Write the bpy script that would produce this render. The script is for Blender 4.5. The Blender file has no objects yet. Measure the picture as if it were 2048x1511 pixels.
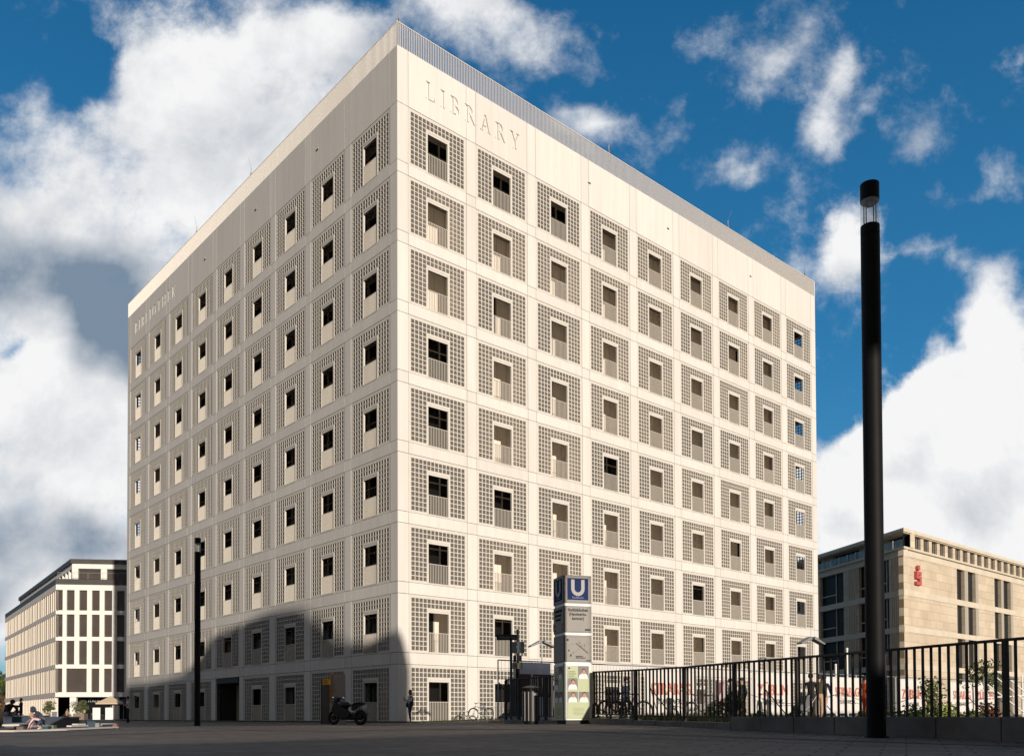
import bpy, bmesh, math, random
from mathutils import Vector, Matrix
random.seed(7)
S=bpy.context.scene; COL=S.collection
# ------------------------------------------------------------------ camera model (measured)
F,CX,CY,PITCH,ROLL=1752.4753,1031.3118,1391.7781,.0207,-.0041
H=.42; TH=.7276
C2=Vector((-6.7572,50.3089)); BV=Vector((math.cos(TH),math.sin(TH))); AV=Vector((-math.sin(TH),math.cos(TH)))
LEN=46.8512; CP=.767; CW=4.3582; CG=.7616
def ray(px,py):
    u=(px-CX)/F; w=(CY-py)/F; cr,sr=math.cos(ROLL),math.sin(ROLL)
    u,w=cr*u-sr*w,sr*u+cr*w; cp,sp=math.cos(PITCH),math.sin(PITCH)
    return Vector((u,cp-sp*w,sp+cp*w))
def at(px,py,Y):
    r=ray(px,py); return r*(Y/r.y)+Vector((0,0,H))
def onface(px,py,P,d):
    r=ray(px,py); n=Vector((-d.y,d.x)); k=n.dot(P)/n.dot(r.xy); q=r*k+Vector((0,0,H)); return (q.xy-P).dot(d),q.z
def sst(t): t=max(0,min(1,t)); return t*t*(3-2*t)
def gz(x,y): return .2*sst((x+6)/7.5)*sst((y-5)/17)
def gp(px,Y):   # ground point under pixel column px at distance Y
    x=(px-CX)/F*Y; return Vector((x,Y,gz(x,Y)))
# ------------------------------------------------------------------ materials
MATS={}
def mat(name,col,rough=.7,var=.0,scale=3.,metal=0.,bump=0.,emit=0.,alpha=1.,trans=0.,spec=.5,detail=5,stretch=None,bscale=None):
    if name in MATS: return MATS[name]
    m=bpy.data.materials.new(name); m.use_nodes=True; N=m.node_tree.nodes; Lk=m.node_tree.links
    b=N['Principled BSDF']; c=(*col,1)
    b.inputs['Base Color'].default_value=c; b.inputs['Roughness'].default_value=rough; b.inputs['Metallic'].default_value=metal
    b.inputs['Specular IOR Level'].default_value=spec
    if trans: b.inputs['Transmission Weight'].default_value=trans
    if alpha<1: b.inputs['Alpha'].default_value=alpha
    if emit: b.inputs['Emission Color'].default_value=c; b.inputs['Emission Strength'].default_value=emit
    if var or bump:
        tc=N.new('ShaderNodeTexCoord'); mp=N.new('ShaderNodeMapping'); Lk.new(tc.outputs['Object'],mp.inputs[0])
        if stretch: mp.inputs['Scale'].default_value=stretch
    if var:
        n=N.new('ShaderNodeTexNoise'); n.inputs['Scale'].default_value=scale; n.inputs['Detail'].default_value=detail; n.inputs['Roughness'].default_value=.6
        Lk.new(mp.outputs[0],n.inputs['Vector'])
        r=N.new('ShaderNodeMapRange'); r.inputs[1].default_value=.3; r.inputs[2].default_value=.7; r.inputs[3].default_value=1-var; r.inputs[4].default_value=1+var
        Lk.new(n.outputs[0],r.inputs[0])
        x=N.new('ShaderNodeVectorMath'); x.operation='SCALE'; x.inputs[0].default_value=col; Lk.new(r.outputs[0],x.inputs['Scale'])
        Lk.new(x.outputs[0],b.inputs['Base Color'])
    if bump:
        n2=N.new('ShaderNodeTexNoise'); n2.inputs['Scale'].default_value=bscale or scale*6; n2.inputs['Detail'].default_value=4; Lk.new(mp.outputs[0],n2.inputs['Vector'])
        bp=N.new('ShaderNodeBump'); bp.inputs['Strength'].default_value=bump; bp.inputs['Distance'].default_value=.02; Lk.new(n2.outputs[0],bp.inputs['Height']); Lk.new(bp.outputs[0],b.inputs['Normal'])
    MATS[name]=m; return m
# ------------------------------------------------------------------ mesh builder
class MB:
    def __init__(s): s.v=[]; s.f=[]; s.m=[]
    def quad(s,pts,mi=0):
        n=len(s.v); s.v+=[Vector(p) for p in pts]; s.f.append(tuple(range(n,n+len(pts)))); s.m.append(mi)
    def box(s,a,b,mi=0,M=None):
        x0,y0,z0=a; x1,y1,z1=b; n=len(s.v)
        P=[(x0,y0,z0),(x1,y0,z0),(x1,y1,z0),(x0,y1,z0),(x0,y0,z1),(x1,y0,z1),(x1,y1,z1),(x0,y1,z1)]
        s.v+=[(M@Vector(p) if M else Vector(p)) for p in P]
        s.f+=[(n,n+3,n+2,n+1),(n+4,n+5,n+6,n+7),(n,n+1,n+5,n+4),(n+1,n+2,n+6,n+5),(n+2,n+3,n+7,n+6),(n+3,n,n+4,n+7)]; s.m+=[mi]*6
    def bar(s,p,q,w,h=None,mi=0,up=(0,0,1)):
        h=h or w; p=Vector(p); q=Vector(q); d=q-p; L=d.length; d=d.normalized(); u=Vector(up)
        if abs(d.dot(u))>.98: u=Vector((0,1,0))
        x=d.cross(u).normalized(); z=x.cross(d)
        M=Matrix(((x.x,d.x,z.x,p.x),(x.y,d.y,z.y,p.y),(x.z,d.z,z.z,p.z),(0,0,0,1)))
        s.box((-w/2,0,-h/2),(w/2,L,h/2),mi,M)
    def tube(s,pts,r,n=10,mi=0,cap=True,closed=False):
        pts=[Vector(p) for p in pts]; R=r if isinstance(r,(list,tuple)) else [r]*len(pts); base=len(s.v); k=len(pts)
        prev=None
        for i,p in enumerate(pts):
            if closed: d=(pts[(i+1)%k]-pts[i-1])
            else: d=(pts[min(i+1,k-1)]-pts[max(i-1,0)])
            d=d.normalized()
            if prev is None:
                u=Vector((0,0,1)) if abs(d.z)<.9 else Vector((1,0,0)); x=d.cross(u).normalized()
            else:
                x=(prev-d*prev.dot(d)).normalized()
            prev=x; y=d.cross(x)
            for j in range(n):
                a=2*math.pi*j/n; s.v.append(p+x*(R[i]*math.cos(a))+y*(R[i]*math.sin(a)))
        for i in range(k if closed else k-1):
            for j in range(n):
                a=base+i*n+j; b=base+i*n+(j+1)%n; i2=(i+1)%k; c=base+i2*n+(j+1)%n; d=base+i2*n+j
                s.f.append((a,b,c,d)); s.m.append(mi)
        if cap and not closed:
            s.f.append(tuple(base+j for j in range(n))[::-1]); s.f.append(tuple(base+(k-1)*n+j for j in range(n))); s.m+=[mi,mi]
    def ring(s,c,r,t,axis='y',n=32,m=8,mi=0,M=None):
        pts=[]
        for i in range(n):
            a=2*math.pi*i/n; p=Vector((r*math.cos(a),0,r*math.sin(a)))
            p=p+Vector(c); pts.append(M@p if M else p)
        s.tube(pts,t,m,mi,closed=True)
    def cyl(s,c,r,h,n=24,mi=0,r2=None):
        c=Vector(c); s.tube([c,c+Vector((0,0,h))],[r,r if r2 is None else r2],n,mi)
    def prism(s,poly,y0,y1,mi=0,M=None):   # poly in (x,z), extruded along y
        n=len(s.v); k=len(poly)
        area=sum(poly[i][0]*poly[(i+1)%k][1]-poly[(i+1)%k][0]*poly[i][1] for i in range(k))
        if area<0: poly=poly[::-1]
        for y in (y0,y1):
            for x,z in poly:
                p=Vector((x,y,z)); s.v.append(M@p if M else p)
        s.f.append(tuple(range(n,n+k))); s.f.append(tuple(range(n+k,n+2*k))[::-1]); s.m+=[mi,mi]
        for i in range(k):
            j=(i+1)%k; s.f.append((n+j,n+i,n+k+i,n+k+j)); s.m.append(mi)
    def ball(s,c,r,n=8,m=12,mi=0,sc=(1,1,1),jit=0,M=None):
        base=len(s.v); c=Vector(c)
        for i in range(n+1):
            t=math.pi*i/n
            for j in range(m):
                a=2*math.pi*j/m; q=1+random.uniform(-jit,jit)
                p=c+Vector((r*sc[0]*math.sin(t)*math.cos(a)*q,r*sc[1]*math.sin(t)*math.sin(a)*q,r*sc[2]*math.cos(t)*q)); s.v.append(M@p if M else p)
        for i in range(n):
            for j in range(m):
                s.f.append((base+i*m+j,base+(i+1)*m+j,base+(i+1)*m+(j+1)%m,base+i*m+(j+1)%m)); s.m.append(mi)
    def mesh(s,name,mats):
        me=bpy.data.meshes.new(name); me.from_pydata([tuple(v) for v in s.v],[],s.f); 
        for m in (mats if isinstance(mats,(list,tuple)) else [mats]): me.materials.append(m)
        me.polygons.foreach_set('material_index',s.m); me.update(); return me
    def build(s,name,mats,parent=None,smooth=False,bevel=0,weld=False,loc=None,rot=None):
        me=s.mesh(name,mats)
        if weld:
            bm=bmesh.new(); bm.from_mesh(me); bmesh.ops.remove_doubles(bm,verts=bm.verts,dist=1e-5); bm.to_mesh(me); bm.free()
        o=link(name,me,parent,smooth,loc,rot)
        if bevel:
            md=o.modifiers.new('b','BEVEL'); md.width=bevel; md.segments=2; md.limit_method='ANGLE'
        return o
def link(name,me,parent=None,smooth=False,loc=None,rot=None):
    o=bpy.data.objects.new(name,me); COL.objects.link(o)
    if parent: o.parent=parent
    if loc is not None: o.location=loc
    if rot is not None: o.rotation_euler=rot
    if smooth and me:
        me.polygons.foreach_set('use_smooth',[True]*len(me.polygons))
        try: me.set_sharp_from_angle(angle=math.radians(40))
        except Exception: pass
    return o
def thing(name,label,cat,loc=(0,0,0),rz=0,group=None):
    o=bpy.data.objects.new(name,None); COL.objects.link(o); o.location=loc; o.rotation_euler=(0,0,rz); o.empty_display_size=.2
    return tag(o,label,cat,group)
def tag(o,label,cat,group=None,kind=None):
    if label: o['label']=label
    if cat: o['category']=cat
    if group: o['group']=group
    if kind: o['kind']=kind
    return o
def dup(root,loc,rz,label,group=None):
    r=root.copy(); COL.objects.link(r); r.location=loc; r.rotation_euler=(0,0,rz); r['label']=label
    if group: r['group']=group
    for ch in list(root.children):
        c=ch.copy(); COL.objects.link(c); c.parent=r
        for g in ch.children:
            d=g.copy(); COL.objects.link(d); d.parent=c
    return r
def text(body,size,name,m,parent,loc,rot,depth=.004,align='CENTER',bold=0,sx=1,ls=1,raw=False):
    cu=bpy.data.curves.new(name,'FONT'); cu.body=body; cu.size=size; cu.align_x=align; cu.align_y='CENTER'; cu.extrude=depth; cu.offset=bold; cu.space_line=ls
    t=bpy.data.objects.new('tmp',cu); COL.objects.link(t); dg=bpy.context.evaluated_depsgraph_get(); dg.update()
    me=bpy.data.meshes.new_from_object(t.evaluated_get(dg)); bpy.data.objects.remove(t); me.transform(Matrix.Scale(sx,4,(1,0,0)))
    me.materials.clear(); me.materials.append(m); o=link(name,me,parent,False,loc,rot); return o
# ------------------------------------------------------------------ materials list
def concrete(name,col,isl=.05,streak=.06):
    m=mat(name,col,.78,.035,.3,bump=.05,stretch=(1,1,.3),bscale=9); N=m.node_tree.nodes; L=m.node_tree.links; b=N['Principled BSDF']; src=b.inputs['Base Color'].links[0].from_socket
    tc=N.new('ShaderNodeTexCoord'); mp=N.new('ShaderNodeMapping'); mp.inputs['Scale'].default_value=(2.6,2.6,.10); L.new(tc.outputs['Object'],mp.inputs[0]); n=N.new('ShaderNodeTexNoise'); n.inputs['Scale'].default_value=1; n.inputs['Detail'].default_value=7; n.inputs['Roughness'].default_value=.7; L.new(mp.outputs[0],n.inputs['Vector'])
    r=N.new('ShaderNodeMapRange'); r.inputs[1].default_value=.35; r.inputs[2].default_value=.65; r.inputs[3].default_value=1-streak; r.inputs[4].default_value=1+streak*.5; L.new(n.outputs[0],r.inputs[0])
    g=N.new('ShaderNodeNewGeometry'); r2=N.new('ShaderNodeMapRange'); r2.inputs[3].default_value=1-isl; r2.inputs[4].default_value=1+isl*.3; L.new(g.outputs['Random Per Island'],r2.inputs[0])
    mu=N.new('ShaderNodeMath'); mu.operation='MULTIPLY'; L.new(r.outputs[0],mu.inputs[0]); L.new(r2.outputs[0],mu.inputs[1]); x=N.new('ShaderNodeVectorMath'); x.operation='SCALE'; L.new(src,x.inputs[0]); L.new(mu.outputs[0],x.inputs['Scale']); L.new(x.outputs[0],b.inputs['Base Color']); return m
WHITE=concrete('concrete_white',(.715,.685,.64),.06,.07)
JOINT=mat('joint_dark',(.10,.085,.07),.9)
GRIL=mat('grille_concrete',(.635,.60,.545),.8,.05,1.2)
RAILM=mat('rail_metal',(.72,.67,.59),.6,.03,2.,spec=.2)
BLIND=mat('blind_fabric',(.80,.72,.62),.9,.07,.8,stretch=(9,9,.3))
GLASSD=mat('dark_glass',(.010,.010,.011),.3,spec=.15)
FRAMEM=mat('door_frame_metal',(.38,.35,.31),.5)
CORE=mat('inner_wall',(.42,.37,.31),.85,.05,.6)
CEIL=mat('gallery_concrete',(.30,.27,.23),.9)
def glassblock():
    m=bpy.data.materials.new('glass_block'); m.use_nodes=True; N=m.node_tree.nodes; L=m.node_tree.links; N.remove(N['Principled BSDF']); o=N['Material Output']
    d=N.new('ShaderNodeBsdfPrincipled'); d.inputs['Base Color'].default_value=(.20,.188,.168,1); d.inputs['Roughness'].default_value=.55; t=N.new('ShaderNodeBsdfTranslucent'); t.inputs[0].default_value=(.9,.8,.68,1)
    x=N.new('ShaderNodeMixShader'); x.inputs[0].default_value=.48; L.new(d.outputs[0],x.inputs[1]); L.new(t.outputs[0],x.inputs[2]); L.new(x.outputs[0],o.inputs[0])
    return m
GLB_=glassblock()
BLACK=mat('black_paint',(.007,.007,.008),.6,.2,3.,spec=.15)
RAILB=mat('fence_paint',(.052,.044,.036),.6,.15,6.,spec=.2)
STEEL=mat('galvanised_steel',(.34,.35,.36),.45,.15,8.,metal=.5)
CONC=mat('wall_concrete',(.17,.155,.14),.9,.28,1.6,bump=.3)
SKIN=mat('skin',(.45,.27,.19),.6); HAIRD=mat('hair_dark',(.02,.015,.012),.7); HAIRB=mat('hair_fair',(.40,.26,.13),.7)
RUB=mat('rubber',(.012,.012,.012),.85); CHR=mat('chrome',(.55,.56,.58),.25,metal=.9)
# ------------------------------------------------------------------ ground
def paving():
    m=bpy.data.materials.new('paving'); m.use_nodes=True; N=m.node_tree.nodes; L=m.node_tree.links; b=N['Principled BSDF']
    tc=N.new('ShaderNodeTexCoord'); mp=N.new('ShaderNodeMapping'); mp.inputs['Rotation'].default_value=(0,0,math.radians(24)); L.new(tc.outputs['Object'],mp.inputs[0])
    br=N.new('ShaderNodeTexBrick'); br.inputs['Scale'].default_value=1; br.inputs['Brick Width'].default_value=.62; br.inputs['Row Height'].default_value=.31
    br.inputs['Mortar Size'].default_value=.017; br.inputs['Mortar Smooth'].default_value=.3; br.offset=.37; br.inputs['Color1'].default_value=(.128,.100,.080,1); br.inputs['Color2'].default_value=(.19,.152,.122,1); br.inputs['Mortar'].default_value=(.034,.029,.026,1); br.inputs['Bias'].default_value=-.1
    L.new(mp.outputs[0],br.inputs['Vector'])
    n=N.new('ShaderNodeTexNoise'); n.inputs['Scale'].default_value=.16; n.inputs['Detail'].default_value=8; n.inputs['Roughness'].default_value=.65; L.new(tc.outputs['Object'],n.inputs['Vector'])
    r=N.new('ShaderNodeMapRange'); r.inputs[1].default_value=.3; r.inputs[2].default_value=.7; r.inputs[3].default_value=.68; r.inputs[4].default_value=1.32; L.new(n.outputs[0],r.inputs[0])
    x=N.new('ShaderNodeVectorMath'); x.operation='SCALE'; L.new(br.outputs[0],x.inputs[0]); L.new(r.outputs[0],x.inputs['Scale'])
    n3=N.new('ShaderNodeTexNoise'); n3.inputs['Scale'].default_value=2.5; n3.inputs['Detail'].default_value=6; L.new(tc.outputs['Object'],n3.inputs['Vector'])
    mx=N.new('ShaderNodeMixRGB'); mx.blend_type='MULTIPLY'; mx.inputs[0].default_value=.5; L.new(x.outputs[0],mx.inputs[1]); L.new(n3.outputs[0],mx.inputs[2])
    g=N.new('ShaderNodeGamma'); g.inputs[1].default_value=.93; L.new(mx.outputs[0],g.inputs[0]); L.new(g.outputs[0],b.inputs['Base Color'])
    b.inputs['Roughness'].default_value=.75; b.inputs['Specular IOR Level'].default_value=.3
    bp=N.new('ShaderNodeBump'); bp.inputs['Strength'].default_value=.35; bp.inputs['Distance'].default_value=.01; L.new(mx.outputs[0],bp.inputs['Height']); L.new(bp.outputs[0],b.inputs['Normal'])
    return m
PAVE=paving()
mb=MB(); xs=[-900,-400,-200,-120,-80]+[-60+i for i in range(0,121)]+[80,120,200,400,900]; ys=[-60,-30,-15]+[-8+i for i in range(0,78)]+[80,100,140,200,400,900]
for y in ys:
    for x in xs: mb.v.append(Vector((x,y,gz(x,y))))
nx=len(xs)
for j in range(len(ys)-1):
    for i in range(nx-1):
        a=j*nx+i; mb.f.append((a,a+1,a+nx+1,a+nx)); mb.m.append(0)
g=mb.build('ground',PAVE,smooth=True); tag(g,'dark grey and tan stone slabs of the open plaza',None,kind='structure')
# slot drains (thin sheets 4 mm above the paving)
def strip(name,pts,w,m,label,dz=.006):
    mb=MB(); P=[]
    for i in range(len(pts)-1):
        a=Vector(pts[i]);b=Vector(pts[i+1]); n=max(2,int((b-a).length))
        P+=[a.lerp(b,k/n) for k in range(n)]
    P.append(Vector(pts[-1]))
    for i,p in enumerate(P):
        d=(P[min(i+1,len(P)-1)]-P[max(i-1,0)]).normalized(); q=Vector((-d.y,d.x))
        for s_ in (-1,1):
            c=p+q*(w/2*s_); mb.v.append(Vector((c.x,c.y,gz(c.x,c.y)+dz)))
    for i in range(len(P)-1):
        mb.f.append((2*i,2*i+1,2*i+3,2*i+2)[::-1]); mb.m.append(0)
    o=mb.build(name,m); return tag(o,label,None,kind='structure')
DR=mat('drain_metal',(.018,.018,.018),.7)
strip('drain_channel',[(-14,15.5),(-9.5,19.5),(-8,25.5),(-3.9,21.8),(-.4,17.1),(2.4,13.4),(5.6,9.9),(8,7)],.22,DR,'dark slot drain crossing the plaza')
strip('drain_channel',[(-3.4,23),(1.2,30)],.10,DR,'narrow drain running towards the fence')
strip('drain_channel',[(.5,13.6),(3.0,11.2),(6,8.6)],.05,DR,'thin joint line beside the slot drain')
# ------------------------------------------------------------------ library
P_=4.1; ZT=3.365; HW=3.4168; TOP=39.49; LV=Vector((0,0,0))
lib=thing('library_building','huge pale concrete cube library with a grid of pierced square window panels','library',(C2.x,C2.y,0),TH)
def FM(k):   # local frame of face k relative to the library empty (x along face, y inward, z up)
    O=[Vector((0,0,0)),Vector((LEN,0,0)),Vector((LEN,LEN,0)),Vector((0,LEN,0))][k]
    return Matrix.Translation(O)@Matrix.Rotation(k*math.pi/2,4,'Z')
cols=[0,CP]
for i in range(9):
    cols.append(cols[-1]+CW)
    if i<8: cols.append(cols[-1]+CG)
cols.append(LEN)     # 20 edges -> 19 columns, odd = window
rows=[-.3]
for r in range(9):
    t=ZT+P_*r
    if r==0: rows=[-.5]
    rows.append(t) if r==0 else rows.extend([t-HW,t])
rows.append(TOP)     # -.5, t0, b1,t1,...,t8,TOP ; even index bands (0,2,..16)=window rows, odd=belts, last=parapet
TH_=.12; G=.014
def wallface(k,full):
    w=MB(); bk=MB(); pp=MB(); M=FM(k)
    if not full:
        w.box((.0,0,-.5),(LEN-TH_,TH_,TOP),0,M) if False else None
    for ri in range(len(rows)-1):
        z0,z1=rows[ri],rows[ri+1]; winrow=(ri%2==0 and ri<17)
        for ci in range(19):
            x0,x1=cols[ci],cols[ci+1]; win=(ci%2==1)
            if winrow and win:
                r=ri//2; c=(ci-1)//2
                if full or (k==1 and c==0) or (k==2 and c==8): 
                    if not(k==3 and c==4 and r==0): continue
                    else: continue
            a0=x0+(G if ci>0 else 0); a1=x1-(G if ci<18 else TH_)
            b0=z0+(G if ri>0 else 0); b1=z1-(G if ri<len(rows)-2 else 0)
            par=(ri==len(rows)-2)
            (pp if par else w).box((a0,0,b0),(a1,TH_,b1),0,M)
            e1=x1 if ci<18 else LEN-.40
            e0=x0 if ci>0 else 0.121
            bk.box((e0,TH_+.001,z0),(e1,.40,z1),0,M)
    return w,bk,pp
wall=MB(); back=MB(); para={}
for k in range(4):
    a,b,c=wallface(k,k in (0,3))
    for src,dst in ((a,wall),(b,back)):
        n=len(dst.v); dst.v+=src.v; dst.f+=[tuple(i+n for i in f) for f in src.f]; dst.m+=src.m
    para[k]=c
wall.build('wall',WHITE,lib); back.build('wall_backing',JOINT,lib)
# --- carved lettering: stroke glyphs
def seg(p,q,w): 
    p=Vector(p);q=Vector(q);d=(q-p).normalized();n=Vector((-d.y,d.x))*w/2; return [tuple(p+n),tuple(q+n),tuple(q-n),tuple(p-n)]
def arc(c,rx,rz,a0,a1,tk,tn,n=14):
    o=[];i_=[]
    for i in range(n+1):
        a=math.radians(a0+(a1-a0)*i/n); w=tn+(tk-tn)*abs(math.cos(a)); 
        o.append((c[0]+rx*math.cos(a),c[1]+rz*math.sin(a))); i_.append((c[0]+(rx-w)*math.cos(a),c[1]+(rz-w)*math.sin(a)))
    return o+i_[::-1]
TK,TN=.135,.05
def stem(x): return [(x,0),(x+TK,0),(x+TK,1),(x,1)]
def srf(x0,x1,z): return [(x0,z),(x1,z),(x1,z+TN),(x0,z+TN)]
def glyph(ch):
    if ch=='L': return .62,[stem(.08),srf(0,.30,.95),srf(0,.6,0),[(.55,0),(.6,0),(.6,.2),(.56,.2)]]
    if ch=='I': return .30,[stem(.08),srf(0,.30,.95),srf(0,.30,0)]
    if ch=='B': return .64,[stem(.08),srf(0,.32,.95),srf(0,.32,0),arc((.30,.76),.24,.24,-90,90,TK,TN),arc((.30,.27),.32,.27,-90,90,TK,TN)]
    if ch=='R': return .74,[stem(.08),srf(0,.32,.95),srf(0,.30,0),arc((.30,.74),.27,.26,-90,90,TK,TN),seg((.36,.5),(.66,.03),TK),srf(.60,.76,0)]
    if ch=='A': return .78,[seg((.12,.02),(.40,1),TN),seg((.38,1),(.66,.02),TK),srf(.2,.58,.3),srf(0,.24,0),srf(.52,.8,0)]
    if ch=='Y': return .74,[seg((.14,.98),(.38,.42),TK),seg((.64,.98),(.40,.42),TN),[(.32,0),(.32+TK,0),(.32+TK,.46),(.32,.46)],srf(0,.28,.95),srf(.52,.76,.95),srf(.24,.54,0)]
    if ch=='O': return .84,[arc((.40,.5),.40,.52,0,359.9,TK,TN,28)]
    if ch=='T': return .72,[[(.29,0),(.29+TK,0),(.29+TK,1),(.29,1)],srf(0,.72,.95),srf(.2,.52,0),[(0,.78),(.05,.78),(.05,.96),(0,.96)],[(.67,.78),(.72,.78),(.72,.96),(.67,.96)]]
    if ch=='H': return .84,[stem(.08),stem(.6),srf(.1,.7,.49),srf(0,.30,.95),srf(.52,.82,.95),srf(0,.3,0),srf(.52,.82,0)]
    if ch=='E': return .64,[stem(.08),srf(0,.6,.95),srf(0,.62,0),srf(.1,.5,.49),[(.56,.8),(.6,.8),(.6,.96),(.56,.96)],[(.57,0),(.62,0),(.62,.2),(.58,.2)],[(.46,.4),(.5,.4),(.5,.62),(.46,.62)]]
    if ch=='K': return .78,[stem(.08),srf(0,.30,.95),srf(0,.3,0),seg((.2,.42),(.64,.97),TN),seg((.30,.56),(.66,.02),TK),srf(.5,.78,.95),srf(.52,.80,0)]
def carve(k,word,s0,s1,z0,h):
    gl=[glyph(c) for c in word]; tot=sum(g[0] for g in gl)*h; gap=(s1-s0-tot)/(len(word)-1); x=s0; M=FM(k); objs=[]
    for w,polys in gl:
        for i,p in enumerate(polys):
            d=.10+.0007*(i+1)
            mb=MB(); mb.prism([(x+a*h,z0+b*h) for a,b in p],-.05-.001*i,d,0,M); objs.append(mb)
        x+=w*h+gap
    return objs
def parapet(k,objs):
    o=para[k].build('parapet',WHITE,lib)
    if objs:
        bm=bmesh.new(); bm.from_mesh(o.data); bmesh.ops.recalc_face_normals(bm,faces=bm.faces); bm.to_mesh(o.data); bm.free()
        c=MB()
        for src in objs: n=len(c.v); c.v+=src.v; c.f+=[tuple(i+n for i in f) for f in src.f]; c.m+=src.m
        co=c.build('cutter',WHITE,lib)
        bm=bmesh.new(); bm.from_mesh(co.data); bmesh.ops.recalc_face_normals(bm,faces=bm.faces); bm.to_mesh(co.data); bm.free()
        md=o.modifiers.new('b','BOOLEAN'); md.operation='DIFFERENCE'; md.object=co; md.solver='EXACT'; md.use_self=True
        bpy.context.view_layer.update(); dg=bpy.context.evaluated_depsgraph_get(); me=bpy.data.meshes.new_from_object(o.evaluated_get(dg)); o.modifiers.clear(); old=o.data; o.data=me; bpy.data.meshes.remove(old)
        bpy.data.objects.remove(co)
        print('carved',k,len(me.polygons))
    return o
parapet(0,carve(0,'LIBRARY',2.05,9.55,37.27,1.09)); parapet(1,[]); parapet(2,[])
parapet(3,carve(3,'BIBLIOTHEK',LEN-44.85,LEN-34.4,37.22,1.05))
# --- roof, core, gallery slabs
mb=MB()
for k in range(4):
    M=FM(k); mb.box((.40,.40,36.6),(LEN-1.62,1.62,37.0),0,M)
mb.box((1.62,1.62,36.6),(LEN-1.62,LEN-1.62,37.0)); mb.build('roof',CEIL,lib)
mb=MB()
for r in range(9):
    z=ZT+P_*r-HW
    if r==0: continue
    for k in range(4): mb.box((.40,.40,z-.50),(LEN-1.61,1.61,z-.02),0,FM(k))
for k in range(4): mb.box((.40,.40,-.4),(LEN-1.61,1.61,-.02),0,FM(k))
mb.build('gallery_floor',CEIL,lib)
mb=MB(); mb.box((1.62,1.62,-.4),(LEN-1.62,LEN-1.62,36.59)); mb.build('inner_wall',CORE,lib)
# --- window grille mesh (shared), local: x along panel 0..CW, y inward, z 0..HW
MX=.17; NCOL,NROW=14,11; MZT,MZB=.17,.14
px_=(CW-2*MX)/NCOL; pz_=(HW-MZT-MZB)/NROW; hx=px_*.83; hz=pz_*.84
OX0=MX+4*px_+.10; OX1=MX+10*px_-.13; OZ1=HW-MZT-2*pz_-.14; OZ0=.10
def grille_mb(glass=True,full=False):
    mb=MB(); D0,D1=.018,.128
    # x breaks with hole flags
    def strip_row(z0,z1,xh):    # solid row between z0,z1 with holes xh (list of x intervals)
        x=.006; segs=[]
        for a,b in xh: segs.append((x,a)); x=b
        segs.append((x,CW-.006))
        for a,b in segs:
            mb.quad([(a,D0,z0),(b,D0,z0),(b,D0,z1),(a,D0,z1)]); mb.quad([(a,D1,z0),(a,D1,z1),(b,D1,z1),(b,D1,z0)])
    cx=[(MX+i*px_+(px_-hx)/2,MX+i*px_+(px_+hx)/2) for i in range(NCOL)]
    def rz(j): c=MZB+(NROW-1-j)*pz_; return (c+(pz_-hz)/2,c+(pz_+hz)/2)   # j=0 top row
    side=cx if full else [c for i,c in enumerate(cx) if i<4 or i>=10]
    op=(OX0,OX1); z=HW-.006
    def mixed(xs_,add): return sorted(xs_+([op] if add else []))
    for j in range(NROW):
        a,b=rz(j)
        hole=cx if j<2 else side
        # solid band above (may include the opening)
        if full:
            strip_row(b,z,[]); strip_row(a,b,cx); z=a
            for x0,x1 in cx:
                mb.quad([(x0,D0,a),(x0,D0,b),(x0,D1,b),(x0,D1,a)][::-1]); mb.quad([(x1,D0,a),(x1,D0,b),(x1,D1,b),(x1,D1,a)])
                mb.quad([(x0,D0,a),(x1,D0,a),(x1,D1,a),(x0,D1,a)]); mb.quad([(x0,D0,b),(x1,D0,b),(x1,D1,b),(x0,D1,b)][::-1])
            continue
        segs_z=[]
        top,bot=z,b
        if top>OZ1>bot and j>=2: strip_row(OZ1,top,[]); strip_row(bot,OZ1,[op])
        elif j>=3 and top<=OZ1: strip_row(bot,top,[op])
        else: strip_row(bot,top,[])
        strip_row(a,b,mixed(hole,j>=2 and b<=OZ1+1e-6) if j>=2 else hole)
        z=a
        for x0,x1 in hole:
            mb.quad([(x0,D0,a),(x0,D0,b),(x0,D1,b),(x0,D1,a)][::-1]); mb.quad([(x1,D0,a),(x1,D0,b),(x1,D1,b),(x1,D1,a)])
            mb.quad([(x0,D0,a),(x1,D0,a),(x1,D1,a),(x0,D1,a)]); mb.quad([(x0,D0,b),(x1,D0,b),(x1,D1,b),(x0,D1,b)][::-1])
    if full: strip_row(.006,z,[]); return mb
    strip_row(OZ0,z,[op]); strip_row(.006,OZ0,[])
    # opening reveal + raised surround
    for (x0,z0,x1,z1) in ((OX0,OZ0,OX0,OZ1),(OX1,OZ0,OX1,OZ1),(OX0,OZ1,OX1,OZ1),(OX0,OZ0,OX1,OZ0)):
        mb.quad([(x0,D0-.014,z0),(x1,D0-.014,z1),(x1,D1,z1),(x0,D1,z0)])
    t=.10; y0,y1=D0-.014,D0+.001
    mb.box((OX0-t,y0,OZ0-.06),(OX0,y1,OZ1+t)); mb.box((OX1,y0,OZ0-.06),(OX1+t,y1,OZ1+t)); mb.box((OX0,y0,OZ1),(OX1,y1,OZ1+t)); mb.box((OX0,y0,OZ0-.06),(OX1,y1,OZ0))
    for i in range(NCOL):      # glass blocks set back in every cell
        if not glass: break
        for j in range(NROW):
            if j>=2 and 4<=i<10: continue
            a,b=rz(j); x0,x1=cx[i]; mb.quad([(x0-.003,0.042,a-.003),(x1+.003,0.042,a-.003),(x1+.003,0.042,b+.003),(x0-.003,0.042,b+.003)],1)
    return mb
GM=grille_mb(); GMO=grille_mb(False,True); grille_me=GM.mesh('window_grille',[GRIL,GLB_])
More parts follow.
